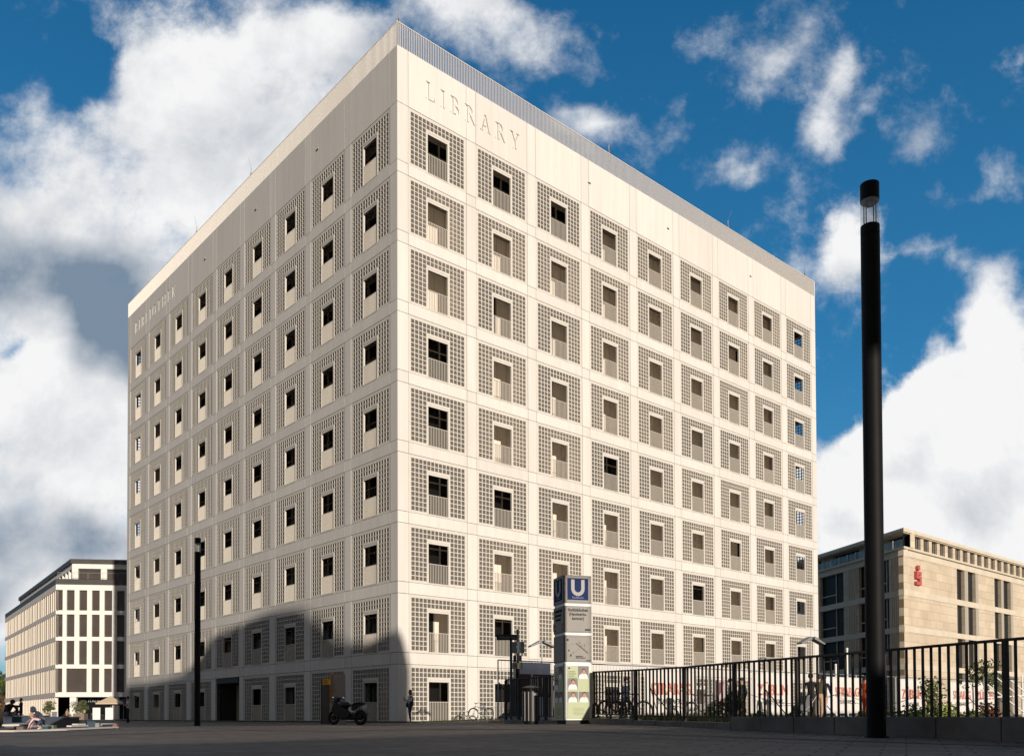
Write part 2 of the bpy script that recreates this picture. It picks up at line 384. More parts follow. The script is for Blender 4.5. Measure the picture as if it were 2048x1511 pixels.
def rail_mb():
    mb=MB(); n=13; zt=OZ0+1.13
    for i in range(n):
        x=OX0+.03+(OX1-OX0-.06)*i/(n-1); mb.box((x-.010,.02,OZ0+.02),(x+.010,.072,zt))
    mb.box((OX0,.022,zt),(OX1,.085,zt+.022)); return mb
RM=rail_mb(); rail_me=RM.mesh('window_railing',RAILM)
def inner_mb(kind):
    mb=MB(); x0,x1=-CG/2+.001,CW+CG/2-.001; y=1.56
    if kind=='blind':
        mb.box((x0,y,.0),(x1,y+.02,3.3),0)
        for i in range(7): x=x0+.05+(x1-x0-.1)*i/6; mb.box((x-.012,y-.006,0),(x+.012,y-.0002,3.3),2)
        mb.box((x0,y-.01,3.3),(x1,y+.03,3.4),1)
    elif kind=='half':
        xm=OX0+1.55; mb.box((xm,y,0),(x1,y+.02,3.3),0); mb.box((x0,y+.01,0),(xm-.001,y+.03,3.3),3)
        mb.box((x0,y-.01,3.3),(x1,y+.04,3.4),1); mb.box((xm-.10,y-.04,0),(xm,y-.001,3.3),1)
    else:
        mb.box((x0,y+.01,0),(x1,y+.03,3.3),3)
        for x in (x0+.03,OX0+.78,OX0+1.9,x1-.1): mb.box((x,y-.07,0),(x+.10,y+.009,3.3),1)
        mb.box((x0,y-.072,2.45),(x1,y+.008,2.53),1); mb.box((x0,y-.01,3.3),(x1,y+.04,3.4),1)
    return mb
INM={k:inner_mb(k) for k in ('blind','half','glass')}
PLEAT=mat('blind_seam',(.30,.26,.21),.9)
IMATS=[BLIND,FRAMEM,PLEAT,GLASSD]
inn_me={k:INM[k].mesh('gallery_'+k,IMATS) for k in INM}
# right face (column 0 nearest the corner, row 0 = ground) : which bays have no blind drawn
DARKR={(0,8):'glass',(0,5):'glass',(0,4):'glass',(0,3):'glass',(0,2):'glass',(0,0):'glass',(1,8):'glass',(1,3):'glass',(1,1):'glass',(1,0):'glass',(2,8):'glass',(2,6):'half',(2,3):'half',
(2,5):'half',(3,4):'glass',(3,3):'half',(4,2):'half',(4,4):'half',(4,3):'half',(5,1):'blind',(3,0):'glass',(4,0):'blind',(0,1):'half',(4,1):'half',(3,8):'half',(5,7):'half',(5,2):'glass',(6,5):'half',(6,1):'half',(7,7):'half',(7,3):'half',(2,0):'half',(1,6):'half',(5,5):'half',(8,8):'glass',(8,7):'glass'}
wins=[]
for k in (0,3):
    for c in range(9):
        for r in range(9):
            cc=c if k==0 else 8-c     # distance from the near corner
            if k==3 and cc==4 and r==0: continue
            x0=CP+c*(CW+CG); M=FM(k)@Matrix.Translation((x0,0,ZT+P_*r-HW))
            cen=C2+(BV if k==0 else AV)*(CP+cc*(CW+CG)+CW/2); dist=math.hypot(cen.x,cen.y,ZT+P_*r)
            vis=abs(cen.normalized().dot((Vector((-BV.y,BV.x)) if k==0 else BV)))/dist**2
            kind=(DARKR.get((cc,r),'blind') if k==0 else 'glass')
            if cc==8: kind='none'
            wins.append((vis,k,cc,r,M,kind))
for r in range(9):
    wins.append((0,1,0,r,FM(1)@Matrix.Translation((CP,0,ZT+P_*r-HW)),'none')); wins.append((0,2,8,r,FM(2)@Matrix.Translation((CP+8*(CW+CG),0,ZT+P_*r-HW)),'none'))
wins.sort(key=lambda w:-w[0])
rest=MB(); 
def addmb(dst,src,M,off):
    n=len(dst.v); dst.v+=[M@v for v in src.v]; dst.f+=[tuple(i+n for i in f) for f in src.f]; dst.m+=[m+off for m in src.m]
for i,(vis,k,cc,r,M,kind) in enumerate(wins):
    if i<100:
        w=link('window',grille_me,lib); w.matrix_local=M
        link('railing',rail_me,w)
        if kind!='none': link('blind' if kind=='blind' else 'glass_door',inn_me[kind],w)
    else:
        addmb(rest,GMO if k in (1,2) else GM,M,0); (k in (0,3)) and addmb(rest,RM,M,2)
        if kind!='none': addmb(rest,INM[kind],M,3)
w=rest.build('window',[GRIL,GLB_,RAILM]+IMATS,lib); w['kind']='stuff'
# entrance on the left face, centre bay
M=FM(3)@Matrix.Translation((CP+4*(CW+CG),0,-.1))
mb=MB(); mb.box((.01,.5,0),(.25,3.2,3.4)); mb.box((CW-.25,.5,0),(CW-.01,3.2,3.4)); mb.box((.25,3.0,0),(CW-.25,3.2,3.4)); mb.box((0.26,.02,3.05),(CW-.26,3.0,3.44))
e=mb.build('entrance',mat('entrance_dark',(.035,.033,.032),.7),lib); e.matrix_local=M
mb=MB()
for x in (.6,1.6,2.2,3.2): mb.box((x,2.85,.05),(x+.06,2.95,2.9))
mb.box((.3,2.96,.05),(CW-.3,2.99,3.0)); mb.build('door',GLASSD,e)
# roof railing of deep flat bars
mb=MB()
for k in range(4):
    M=FM(k); n=int(LEN/.125); z0,z1=TOP,TOP+1.42
    for i in range(n):
        x=i*LEN/n; mb.box((x,.0,z0),(x+.018,.065,z1-.03),0,M)
    mb.box((0,0,z1-.03),(LEN-.08,.08,z1),0,M)
mb.build('roof_railing',mat('roof_rail_metal',(.88,.83,.76),.6,spec=.2),lib)
mb=MB()
for s_ in (14,30): pass
RB=mat('technical_cladding',(.33,.33,.35),.6)
mb.box((9,6.0,36.9),(LEN-6,LEN-6,39.2)); mb.build('plant_room',RB,lib)
for k,xs in ((0,(.35,18.6,33.4,45.6)),(3,(LEN-20,LEN-30.5,LEN-42))):
    for x in xs:
        mb=MB(); mb.cyl((x,.3,TOP-.3),.035,2.6,8); mb.tube([(x,.3,TOP+2.3),(x+(-.5 if k==3 else .6),.3,TOP+3.4)],.008,5); mb.box((x-.05,.25,TOP+1.5),(x+.05,.35,TOP+1.9))
        o=mb.build('lightning_rod',STEEL,lib); o.matrix_local=FM(k)
for k,xs in ((0,(16.2,25.0,36.2,26.8+30)),(3,(LEN-9.4,LEN-18.6,LEN-28))):
    for x in xs:
        if x>LEN: continue
        mb=MB(); mb.box((x-.14,-.02,37.9),(x+.14,.0,37.96)); mb.box((x-.12,-.03,37.82),(x+.12,.0,37.9),1); o=mb.build('overflow_spout',[GRIL,BLACK],lib); o.matrix_local=FM(k)
# grass strip at the foot
GRASS=mat('grass',(.06,.085,.018),.9,.4,9.,bump=.6)
mb=MB()
rnd=random.Random(3)
for k,(s0,s1) in ((0,(-1.0,LEN)),(3,(0,LEN+1.0))):
    M=Matrix.Translation((C2.x,C2.y,0))@Matrix.Rotation(TH,4,'Z')@FM(k); n=int((s1-s0)*16)
    for i in range(n):
        for j in range(5):
            x=s0+(s1-s0)*(i+rnd.random())/n; y=-.08-1.0*rnd.random(); p=M@Vector((x,y,0)); z=gz(p.x,p.y); h=rnd.uniform(.04,.10); d=Vector((rnd.uniform(-.05,.05),rnd.uniform(-.05,.05),0)); w=Vector((rnd.uniform(-.03,.03),rnd.uniform(-.03,.03),0))
            mb.quad([(p.x-w.x,p.y-w.y,z),(p.x+w.x,p.y+w.y,z),(p.x+d.x,p.y+d.y,z+h)])
    a=[M@Vector((x,y,0)) for x,y in ((s0,-1.05),(s1,-1.05),(s1,-.02),(s0,-.02))]
    N_=40
    for i in range(N_):
        q=[a[0].lerp(a[1],i/N_),a[0].lerp(a[1],(i+1)/N_),a[3].lerp(a[2],(i+1)/N_),a[3].lerp(a[2],i/N_)]
        mb.quad([(p.x,p.y,gz(p.x,p.y)+.02+ (.0 if j<2 else .05)+(.004*(k==3))) for j,p in enumerate(q)])
tag(mb.build('grass',GRASS),'narrow strip of short green grass along the foot of the library',None,kind='stuff')
# ------------------------------------------------------------------ camera, sun, sky
cam=bpy.data.cameras.new('camera'); co=bpy.data.objects.new('camera',cam); COL.objects.link(co); S.camera=co
cp,sp=math.cos(PITCH),math.sin(PITCH); Fv=Vector((0,cp,sp)); Uv=Vector((0,-sp,cp)); Rv=Vector((1,0,0)); cr,sr=math.cos(ROLL),math.sin(ROLL)
R2=Rv*cr+Uv*sr; U2=-Rv*sr+Uv*cr
co.matrix_world=Matrix(((R2.x,U2.x,-Fv.x,0),(R2.y,U2.y,-Fv.y,0),(R2.z,U2.z,-Fv.z,H),(0,0,0,1)))
cam.sensor_width=36; cam.sensor_fit='HORIZONTAL'; cam.lens=F/2048*36; cam.shift_x=(1024-CX)/2048; cam.shift_y=(CY-755.5)/2048; cam.clip_end=5000; cam.clip_start=.1
D=Vector((-.4392,.8984,-.1926)).normalized(); DH=Vector((-.4392,.8984)); UH=Vector((.8984,.4392))
sun=bpy.data.lights.new('sun','SUN'); sun.energy=4.6; sun.angle=math.radians(.53); sun.color=(1,.89,.765); so=bpy.data.objects.new('sun',sun); COL.objects.link(so)
so.rotation_euler=D.to_track_quat('-Z','Y').to_euler()
W=bpy.data.worlds.new('World'); S.world=W; W.use_nodes=True
N=W.node_tree.nodes; L=W.node_tree.links
def nd(t,**k):
    n=N.new(t)
    for a,b in k.items(): setattr(n,a,b)
    return n
def math_(op,a,b=None,c=None):
    n=nd('ShaderNodeMath',operation=op)
    for i,v in enumerate((a,b,c)):
        if v is None: continue
        if isinstance(v,(int,float)): n.inputs[i].default_value=v
        else: L.new(v,n.inputs[i])
    return n.outputs[0]
def mixc(fac,a,b):
    n=nd('ShaderNodeMixRGB')
    for i,v in ((0,fac),(1,a),(2,b)):
        if isinstance(v,(int,float,tuple)): n.inputs[i].default_value=v if not isinstance(v,tuple) else (*v,1)
        else: L.new(v,n.inputs[i])
    return n.outputs[0]
def ramp(v,a,b,lo=0,hi=1,smooth=True):
    n=nd('ShaderNodeMapRange'); n.interpolation_type='SMOOTHSTEP' if smooth else 'LINEAR'
    for i,x in enumerate((v,a,b,lo,hi)):
        if isinstance(x,(int,float)): n.inputs[i].default_value=x
        else: L.new(x,n.inputs[i])
    return n.outputs[0]
SKY_K=.10
def clear_sky(Z,vec=None):
    """gradient of the polarised blue sky blended with the Nishita sky (in units of 1/SKY_K)"""
    sky=nd('ShaderNodeTexSky'); sky.sky_type='NISHITA'; sky.sun_disc=False; sky.sun_elevation=math.radians(10.9); sky.sun_rotation=math.atan2(-D.x,-D.y); sky.air_density=1.0; sky.dust_density=.3; sky.ozone_density=3.0
    if vec is not None: L.new(vec,sky.inputs[0])
    tint=nd('ShaderNodeVectorMath',operation='MULTIPLY'); L.new(sky.outputs[0],tint.inputs[0]); tint.inputs[1].default_value=(.34,.92,1.08)
    gr=nd('ShaderNodeValToRGB'); L.new(Z,gr.inputs[0]); E_=gr.color_ramp.elements
    while len(E_)<4: E_.new(.5)
    for e_,(p_,c_) in zip(E_,((0,(.19,.37,.50)),(.15,(.085,.31,.57)),(.35,(.032,.215,.47)),(.63,(.011,.125,.31)))): e_.position=p_; e_.color=(*c_,1)
    gs=nd('ShaderNodeVectorMath',operation='SCALE'); L.new(gr.outputs[0],gs.inputs[0]); gs.inputs['Scale'].default_value=1/SKY_K
    return mixc(.30,gs.outputs[0],tint.outputs[0])
bg=N['Background']; tc=nd('ShaderNodeTexCoord'); sep=nd('ShaderNodeSeparateXYZ'); L.new(tc.outputs['Generated'],sep.inputs[0]); X,Y,Z=sep.outputs
wn=nd('ShaderNodeTexNoise'); wn.inputs['Scale'].default_value=2.2; wn.inputs['Detail'].default_value=5; L.new(tc.outputs['Generated'],wn.inputs['Vector'])
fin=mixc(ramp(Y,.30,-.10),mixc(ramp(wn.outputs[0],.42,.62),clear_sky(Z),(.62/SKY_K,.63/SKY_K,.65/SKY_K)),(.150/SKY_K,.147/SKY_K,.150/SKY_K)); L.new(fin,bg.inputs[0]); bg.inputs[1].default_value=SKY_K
W.cycles.sampling_method='MANUAL'; W.cycles.sample_map_resolution=256
# the cloudy part of the sky: a dome section 3 km away whose vertices carry cloud cover and cloud shade
from mathutils import noise as MN
den=[(330,130,260,270,1.05,0),(560,260,420,300,1.1,-25),(330,430,400,300,1.1,0),(60,330,210,280,1.0,-10),(150,650,420,260,1.4,-30),(600,60,260,120,.8,-15),
 (60,1230,260,150,.75,0),(110,900,360,300,1.7,0),(110,1130,360,170,1.35,0),(560,470,300,220,.8,-20),(740,120,260,150,.75,-35),
 (1010,60,220,120,.85,-20),(860,20,200,80,.5,0),(1130,20,130,60,.45,10),
 (1200,215,150,62,1.0,-8),(1345,215,34,110,.42,-20),(1350,300,45,75,.38,-20),(1505,335,62,50,.72,0),(1430,365,60,30,.25,15),
 (1690,205,115,95,.85,-20),(1670,120,60,60,.42,-30),(1790,175,40,50,.40,0),(1550,60,190,45,.46,22),(1490,130,100,45,.42,30),(1410,60,60,90,.32,0),
 (2040,150,100,80,.6,0),(1880,330,90,45,.38,-10),(2010,365,70,90,.58,0),(1960,410,60,40,.45,0),
 (1720,450,130,120,.88,0),(1690,545,120,90,.75,0),(1865,560,140,60,.72,-10),(1600,520,90,60,.35,0),
 (2045,650,95,150,1.2,0),(1940,730,100,80,.8,0),(1960,920,330,240,1.9,0),(1760,900,190,150,1.6,0),(1690,1040,380,220,1.6,0),(2000,1090,400,200,1.5,0),(1880,790,100,80,.7,0),(2120,850,250,260,1.4,0),
 (2600,500,500,500,1.0,0),(-500,500,400,600,1.0,0)]
hole=[(135,95,85,130,.85,40),(50,270,120,70,.35,-50),(455,285,90,80,.4,0),(330,540,150,90,.35,0),(25,735,65,70,.9,0),(-10,1290,60,150,.6,0),(680,150,60,60,.35,0),(1935,785,32,36,.8,0),(640,430,90,60,.25,0)]
shd=[(70,550,460,190,1.0,-30),(230,670,280,170,.85,-45),(60,1060,340,100,.95,-6),(180,1050,160,50,.5,0),(0,1200,90,90,.8,0),(740,110,190,120,.6,0),(500,300,260,190,.30,0),(150,370,130,90,.35,0),(1700,560,180,90,.4,0),(1690,240,120,100,.4,0),(1560,60,200,80,.4,0),(1890,420,160,240,.25,0),(1640,1070,110,50,.35,0),(1950,1010,200,90,.35,0),(1800,930,140,60,.25,20),(1960,760,70,110,.3,0),(1000,20,160,70,.3,0)]

def field(bl,A,B):
    t=0
    for x in bl:
        cx,cy,rx,ry,s=x[:5]; r=math.radians(x[5]); dx=A-(cx-1031)/1752; dy=B-(1428-cy)/1752; c_,s_=math.cos(r),math.sin(r)
        u=(dx*c_+dy*s_)/(rx/1752); v=(-dx*s_+dy*c_)/(ry/1752); q=math.sqrt(u*u+v*v)
        if q<1: q=max(0,(1-q)/.9); q=min(q,1); t+=s*q*q*(3-2*q)
    return t
crs=[(1920,940,380,360,1.6,0),(1720,470,160,160,.6,0),(330,60,260,200,.45,0)]
SO_=83.9
mb=MB(); crv=[]; A0,A1,E0,E1,ST=-62,62,-3,64,.6; na=int((A1-A0)/ST)+1; ne=int((E1-E0)/ST)+1; cov=[];shv=[]
for j in range(ne):
    el=math.radians(E0+j*ST)
    for i in range(na):
        az=math.radians(A0+i*ST); d=Vector((math.sin(az)*math.cos(el),math.cos(az)*math.cos(el),math.sin(el))); mb.v.append(d*3000)
        a_=d.x/d.y; b_=d.z/d.y; w=Vector((0,0,0)); q=Vector((a_*5,b_*5,.7)); amp=.055
        for o_ in range(4): w+=Vector((MN.noise(q+Vector((SO_,0,0))),MN.noise(q+Vector((0,SO_+31.7,5.2))),0))*amp; q=q*2.1; amp*=.5
        cov.append(field(den,a_+w.x,b_+w.y)-field(hole,a_+w.x,b_+w.y)); crv.append(min(1,field(crs,a_,b_))); shv.append(field(shd,a_+w.x,b_+w.y))
for j in range(ne-1):
    for i in range(na-1): k=j*na+i; mb.f.append((k,k+na,k+na+1,k+1)); mb.m.append(0)
CLM=bpy.data.materials.new('sky_clouds'); CLM.use_nodes=True; N=CLM.node_tree.nodes; L=CLM.node_tree.links; N.remove(N['Principled BSDF'])
geo=nd('ShaderNodeNewGeometry'); nrm=nd('ShaderNodeVectorMath',operation='NORMALIZE'); L.new(geo.outputs['Position'],nrm.inputs[0]); sep=nd('ShaderNodeSeparateXYZ'); L.new(nrm.outputs[0],sep.inputs[0]); X,Y,Z=sep.outputs
cmb=nd('ShaderNodeCombineXYZ'); yy=math_('MAXIMUM',Y,.08); L.new(math_('DIVIDE',X,yy),cmb.inputs[0]); L.new(math_('DIVIDE',Z,yy),cmb.inputs[1]); Q=cmb.outputs[0]
def noise(vec,scale,det=6,rough=.55,dist=0,off=0):
    n=nd('ShaderNodeTexNoise'); n.inputs['Scale'].default_value=scale; n.inputs['Detail'].default_value=det; n.inputs['Roughness'].default_value=rough; n.inputs['Distortion'].default_value=dist
    v=nd('ShaderNodeVectorMath',operation='ADD'); L.new(vec,v.inputs[0]); v.inputs[1].default_value=(off,off*1.7,off*.3); L.new(v.outputs[0],n.inputs['Vector']); return n.outputs[0]
def attr(n_): a=nd('ShaderNodeAttribute'); a.attribute_name=n_; return a.outputs['Fac']
f1=noise(Q,4.2,9,.66,.12); f2=noise(Q,15.0,9,.66,.12,3.1)
dd=math_('MINIMUM',attr('cover'),1.35)
dd=math_('ADD',dd,math_('MULTIPLY_ADD',f1,1.9,-.98)); dd=math_('ADD',dd,math_('MULTIPLY_ADD',f2,1.7,-.87))
cr_=attr('crisp'); alpha=ramp(dd,math_('MULTIPLY',cr_,.22),math_('MULTIPLY_ADD',cr_,-.62,1.2),0,1)
sd=math_('ADD',attr('shade'),math_('MULTIPLY_ADD',noise(Q,7.0,8,.62,.15,7.7),2.1,-1.02)); sd=math_('SUBTRACT',sd,math_('MULTIPLY',attr('crisp'),.22)); sd=ramp(sd,-.05,1.25,0,1,False)
cc=mixc(sd,(.92,.92,.925),(.20,.27,.36))
ck=nd('ShaderNodeVectorMath',operation='SCALE'); L.new(clear_sky(Z,nrm.outputs[0]),ck.inputs[0]); ck.inputs['Scale'].default_value=SKY_K
em=nd('ShaderNodeEmission'); L.new(mixc(alpha,ck.outputs[0],cc),em.inputs[0]); L.new(em.outputs[0],N['Material Output'].inputs[0])
CLM.cycles.emission_sampling='NONE'
so_=mb.build('sky',CLM,smooth=True); tag(so_,'blue sky with bright cumulus and grey cloud bands',None,kind='structure')
for n_,vals in (('cover',cov),('shade',shv),('crisp',crv)):
    at_=so_.data.attributes.new(n_,'FLOAT','POINT'); at_.data.foreach_set('value',vals)
S.view_settings.view_transform='Standard'; S.view_settings.look='None'; S.view_settings.exposure=0; S.view_settings.gamma=1
S.cycles.use_denoising=True; S.cycles.max_bounces=6; S.cycles.diffuse_bounces=3; S.cycles.glossy_bounces=3; S.cycles.transparent_max_bounces=8; S.cycles.sample_clamp_indirect=4; S.cycles.use_adaptive_sampling=True; S.cycles.adaptive_threshold=.02
# ------------------------------------------------------------------ unseen blocks added behind the camera, shaped to cast the long shadows
PLA=mat('plaster_grey',(.30,.29,.28),.9,.1,.5)
def occ(name,label,parts):
    t=thing(name,label,'office building',(0,0,0))
    mb=MB()
    Mx=Matrix(((UH.x,-DH.x,0,0),(UH.y,-DH.y,0,0),(0,0,1,0),(0,0,0,1)))
    for u0,u1,v0,v1,z0,z1 in parts: mb.box((u0,v0,z0),(u1,v1,z1),0,Mx)   # v measured towards the sun
    mb.build('wall',PLA,t)
    w=MB()
    for u0,u1,v0,v1,z0,z1 in parts:
        z=z0+1.2
        while z<z1-1.8 and u1-u0>1.5:
            u=u0+.6
            while u<u1-1.4: w.box((u,v0-.02,z),(u+1.1,v0-.003,z+1.5),0,Mx); u+=2.0
            z+=3.2
    w.build('window',GLASSD,t); return t
Mx=Matrix(((UH.x,-DH.x,0,0),(UH.y,-DH.y,0,0),(0,0,1,0),(0,0,0,1)))
t=occ('shadow_block','unseen grey block added behind the camera, its gap and roof line shaped for sun and shadow',[(-7.5,10.75,20.2,23.8,-.2,6.6),(-7.5,-6.8,20.2,23.8,6.6,11.3)])  # gap left so low sun reaches the sign column and mid plaza
mb=MB(); mb.prism([(-7.5,11.3),(-7.5,25.3),(3.45,25.27),(5.5,23.9),(7.3,23.1),(7.9,23.3),(8.4,23.9),(8.9,24.8),(9.6,24.5),(11.7,24.0),(12.9,23.0),(13.7,21.2),(14.4,19.3),(15.2,18.45),(16.0,18.5),(16.35,18.0),(16.6,17.2),(16.85,16.2),(16.9,-.2),(10.76,-.2),(10.76,11.3)],20,21.5,0,Mx); mb.build('shadow_skyline',PLA,t)  # outline fitted to the shadow edge wanted on the left library face
occ('shadow_block','unseen long low grey block added behind the camera to shade the plaza',[(-60,-7.6,20,26,-.2,6.2)])  # out of view, added to keep the left foreground in shade
# ------------------------------------------------------------------ left office building
def frame(P,d,label=None):  # world matrix: x along d, y = inward (left of d), z up
    return Matrix(((d.x,-d.y,0,P.x),(d.y,d.x,0,P.y),(0,0,1,0),(0,0,0,1)))
def para_(A,e1,l1,e2,l2,ins,org):   # parallelogram plan, inset on the two visible sides, relative to org
    sn=abs(e1.x*e2.y-e1.y*e2.x); k=ins/sn; P=A+e1*k+e2*k; c=[P,P+e1*(l1-k),P+e1*(l1-k)+e2*(l2-k),P+e2*(l2-k)]
    return [(q.x-org.x,q.y-org.y) for q in c]
def slab(mb,poly,z0,z1,mi=0):
    n=len(mb.v); k=len(poly); mb.v+=[Vector((x,y,z)) for z in (z0,z1) for x,y in poly]
    mb.f+=[tuple(range(n,n+k))[::-1],tuple(range(n+k,n+2*k))]+[(n+i,n+(i+1)%k,n+k+(i+1)%k,n+k+i) for i in range(k)]; mb.m+=[mi]*(k+2)
OW=mat('render_white',(.80,.77,.72),.7,.04,.3); ODK=mat('roof_dark',(.06,.055,.052),.6,.15,1.); OGL=mat('bronze_glass',(.075,.062,.055),.25,.15,.6); OGR=mat('belt_grey',(.78,.72,.68),.7)
A3=at(112,1161,129); PA=Vector((A3.x,A3.y)); dF=Vector((math.cos(math.radians(8)),math.sin(math.radians(8)))); dL=Vector((-33.4,44.5)).normalized()
ob=thing('office_building','white office block with tall dark windows, fine fins and a set back top floor','office building',(PA.x,PA.y,0))
T0=Matrix.Translation((-PA.x,-PA.y,0))
MFt=T0@frame(PA,dF); PE=PA+dL*56; MLt=T0@frame(PE,-dL)   # left face, x runs towards the corner
zb=[0,4.0,7.5,8.1,11.6,12.2,15.5,16.1,19.1,19.9]
FWd=34
mb=MB()
def Lz(z): return z
# front: belts and piers
belts=[(3.3,4.0),(7.5,8.1),(11.6,12.2),(15.5,16.1),(19.1,19.9)]
for z0,z1 in belts: mb.box((0,0,z0),(FWd,.5,z1),0,MFt)
wx=[(.25,.95)]+[(1.5+1.76*i,2.6+1.76*i) for i in range(18)]
wlv=[(4.0,7.5),(8.1,11.6),(12.2,15.5),(16.1,19.1)]
piers=[(0,.25),(.95,1.5)]+[(2.6+1.76*i,3.26+1.76*i) for i in range(18)]
for li,(z0,z1) in enumerate(wlv):
    for pi,(x0,x1) in enumerate(piers):
        if li==0 and pi==2: continue
        if pi==0: continue
        mb.box((x0,.003,z0),(x1,.5,z1),0,MFt)
for x0 in (.95+1.0,7.9,13,20,27): mb.box((x0,.2,0),(x0+.9,.8,3.3),0,MFt)
# left: belts grey + fins
for z0,z1 in belts: mb.box((0,-.004,z0),(56,.5,z1),1,MLt)
nf=32
for i in range(nf):
    x=56-1.0-i*1.72; 
    for z0,z1 in [(0,3.3)]+wlv: mb.box((x,-.0,z0),(x+.34,.5,z1),3,MLt)
slab(mb,para_(PA,dF,FWd,dL,56,3.2,PA),-.2,3.6,2); slab(mb,para_(PA,dF,FWd,dL,56,.55,PA),3.6,19.6,2)
mb.build('wall',[OW,OGR,ODK,mat('fin_cream',(.72,.65,.55),.75)],ob)
for li,(z0,z1) in enumerate(wlv):
    for i,(x0,x1) in enumerate(wx[:8]):
        m2=MB(); 
        if li==0 and i==1: x1=4.36
        if li==0 and i==2: continue
        m2.box((x0+.003,.30,z0),(x1-.003,.36,z1)); m2.box((x0+.003,.27,z0),(x0+.06,.299,z1),1); m2.build('window',[OGL,ODK],ob).matrix_local=MFt
    for j in range(11):
        m2=MB()
        for q in range(3):
            i=j*3+q
            if i>=nf: continue
            x=56-1.0-i*1.72+.34; drawn=((i*7+li*5)%5)<2
            m2.box((x,.13,z0),(x+1.37,.16,z1),0); 
            if drawn: m2.box((x+.02,.08,z0),(x+1.36,.10,z1),1)
        m2.build('window',[OGL,mat('screen_cream',(.60,.52,.42),.8)],ob).matrix_local=MLt
m2=MB(); m2.box((0,.17,0),(54.6,.2,3.29)); m2.build('shopfront',OGL,ob).matrix_local=MLt
m2=MB(); m2.box((2.9,2.6,0),(FWd,2.8,3.3)); m2.box((.0,.6,3.2),(FWd,2.6,3.29),1); m2.build('shopfront',[GLASSD,ODK],ob).matrix_local=MFt
# parapet, terrace, top storey
mb=MB(); mb.box((0,.0,19.9),(FWd,.3,20.75),0,MFt); mb.box((0,.0,19.9),(56-.3,.3,20.75),0,MLt); slab(mb,para_(PA,dF,FWd,dL,56,.29,PA),19.61,19.95); mb.build('parapet',ODK,ob)
mb=MB()
for i in range(16): mb.box((.2+2.1*i,.1,20.75),(.24+2.1*i,.14,21.7),1,MFt)
mb.box((.2,.1,21.68),(FWd,.14,21.72),1,MFt); mb.build('terrace_railing',[STEEL,STEEL],ob)
sx=3.45
INS=2.4; cor=para_(PA,dF,FWd,dL,56,INS,PA)[0]; PT=Vector(cor)+PA
MFu=T0@frame(PT,dF); MLu=T0@frame(PT+dL*50,-dL)
mb=MB(); slab(mb,para_(PA,dF,FWd,dL,56,INS+.55,PA),19.96,22.7,1); slab(mb,para_(PA,dF,FWd,dL,56,INS,PA),22.7,23.45,0); slab(mb,para_(PA,dF,FWd,dL,56,INS-.25,PA),23.45,24.1,1)
for x in (0,4.1,9.6,15,20): mb.box((x+.003,0,19.96),(x+.85,.5,22.69),0,MFu)
for i in range(14): mb.box((50-.5-i*2.6,.003,19.96),(50-.05-i*2.6,.5,22.69),0,MLu)
mb.build('top_floor',[OW,ODK],ob)
m2=MB(); m2.box((.86,.3,19.97),(FWd-8,.34,22.68)); m2.build('top_floor_window',OGL,ob).matrix_local=MFu
m2=MB(); m2.box((10,.3,19.97),(49.4,.34,22.68)); m2.build('top_floor_window',OGL,ob).matrix_local=MLu
t=text('ITALIAN',.62,'shop_sign',mat('sign_white',(.5,.5,.48),.6),ob,None,None,.02); t.matrix_local=MFt@Matrix.Translation((4.9,2.5,2.75))@Matrix.Rotation(math.pi/2,4,'X')
# ------------------------------------------------------------------ right bank building
B3=at(1806,1062,87); PB=Vector((B3.x,B3.y)); dR=Vector((math.cos(math.radians(41)),math.sin(math.radians(41)))); dS=Vector((-3.1,13.6)).normalized()
bb=thing('bank_building','sandstone bank building with pale bands, tall paired windows and a glazed top floor','office building',(PB.x,PB.y,0))
T0=Matrix.Translation((-PB.x,-PB.y,0)); MRt=T0@frame(PB,dR); SLn=34; MSt=T0@frame(PB+dS*SLn,-dS)
def stone():
    m=bpy.data.materials.new('sandstone'); m.use_nodes=True; N=m.node_tree.nodes; L=m.node_tree.links; b=N['Principled BSDF']
    tc=N.new('ShaderNodeTexCoord'); sp=N.new('ShaderNodeSeparateXYZ'); L.new(tc.outputs['Object'],sp.inputs[0]); ad=N.new('ShaderNodeMath'); ad.operation='ADD'; mu=N.new('ShaderNodeMath'); mu.operation='MULTIPLY'; mu.inputs[1].default_value=.9
    L.new(sp.outputs[1],mu.inputs[0]); L.new(sp.outputs[0],ad.inputs[0]); L.new(mu.outputs[0],ad.inputs[1]); cb=N.new('ShaderNodeCombineXYZ'); L.new(ad.outputs[0],cb.inputs[0]); L.new(sp.outputs[2],cb.inputs[1])
    br=N.new('ShaderNodeTexBrick'); br.inputs['Scale'].default_value=1; br.inputs['Brick Width'].default_value=2.0; br.inputs['Row Height'].default_value=.84; br.inputs['Mortar Size'].default_value=.012; br.inputs['Color1'].default_value=(.62,.53,.41,1); br.inputs['Color2'].default_value=(.54,.445,.33,1); br.inputs['Mortar'].default_value=(.22,.17,.11,1)
    L.new(cb.outputs[0],br.inputs['Vector']); n=N.new('ShaderNodeTexNoise'); n.inputs['Scale'].default_value=.5; n.inputs['Detail'].default_value=6; L.new(tc.outputs['Object'],n.inputs['Vector'])
    r=N.new('ShaderNodeMapRange'); r.inputs[1].default_value=.3;r.inputs[2].default_value=.7;r.inputs[3].default_value=.90;r.inputs[4].default_value=1.08; L.new(n.outputs[0],r.inputs[0]); x=N.new('ShaderNodeVectorMath'); x.operation='SCALE'; L.new(br.outputs[0],x.inputs[0]); L.new(r.outputs[0],x.inputs['Scale']); L.new(x.outputs[0],b.inputs['Base Color']); b.inputs['Roughness'].default_value=.85
    return m
STN=stone(); BND=mat('band_stone',(.62,.55,.44),.8,.08,.8); BGL=mat('office_glass',(.022,.024,.024),.35,spec=.06)
RL=52
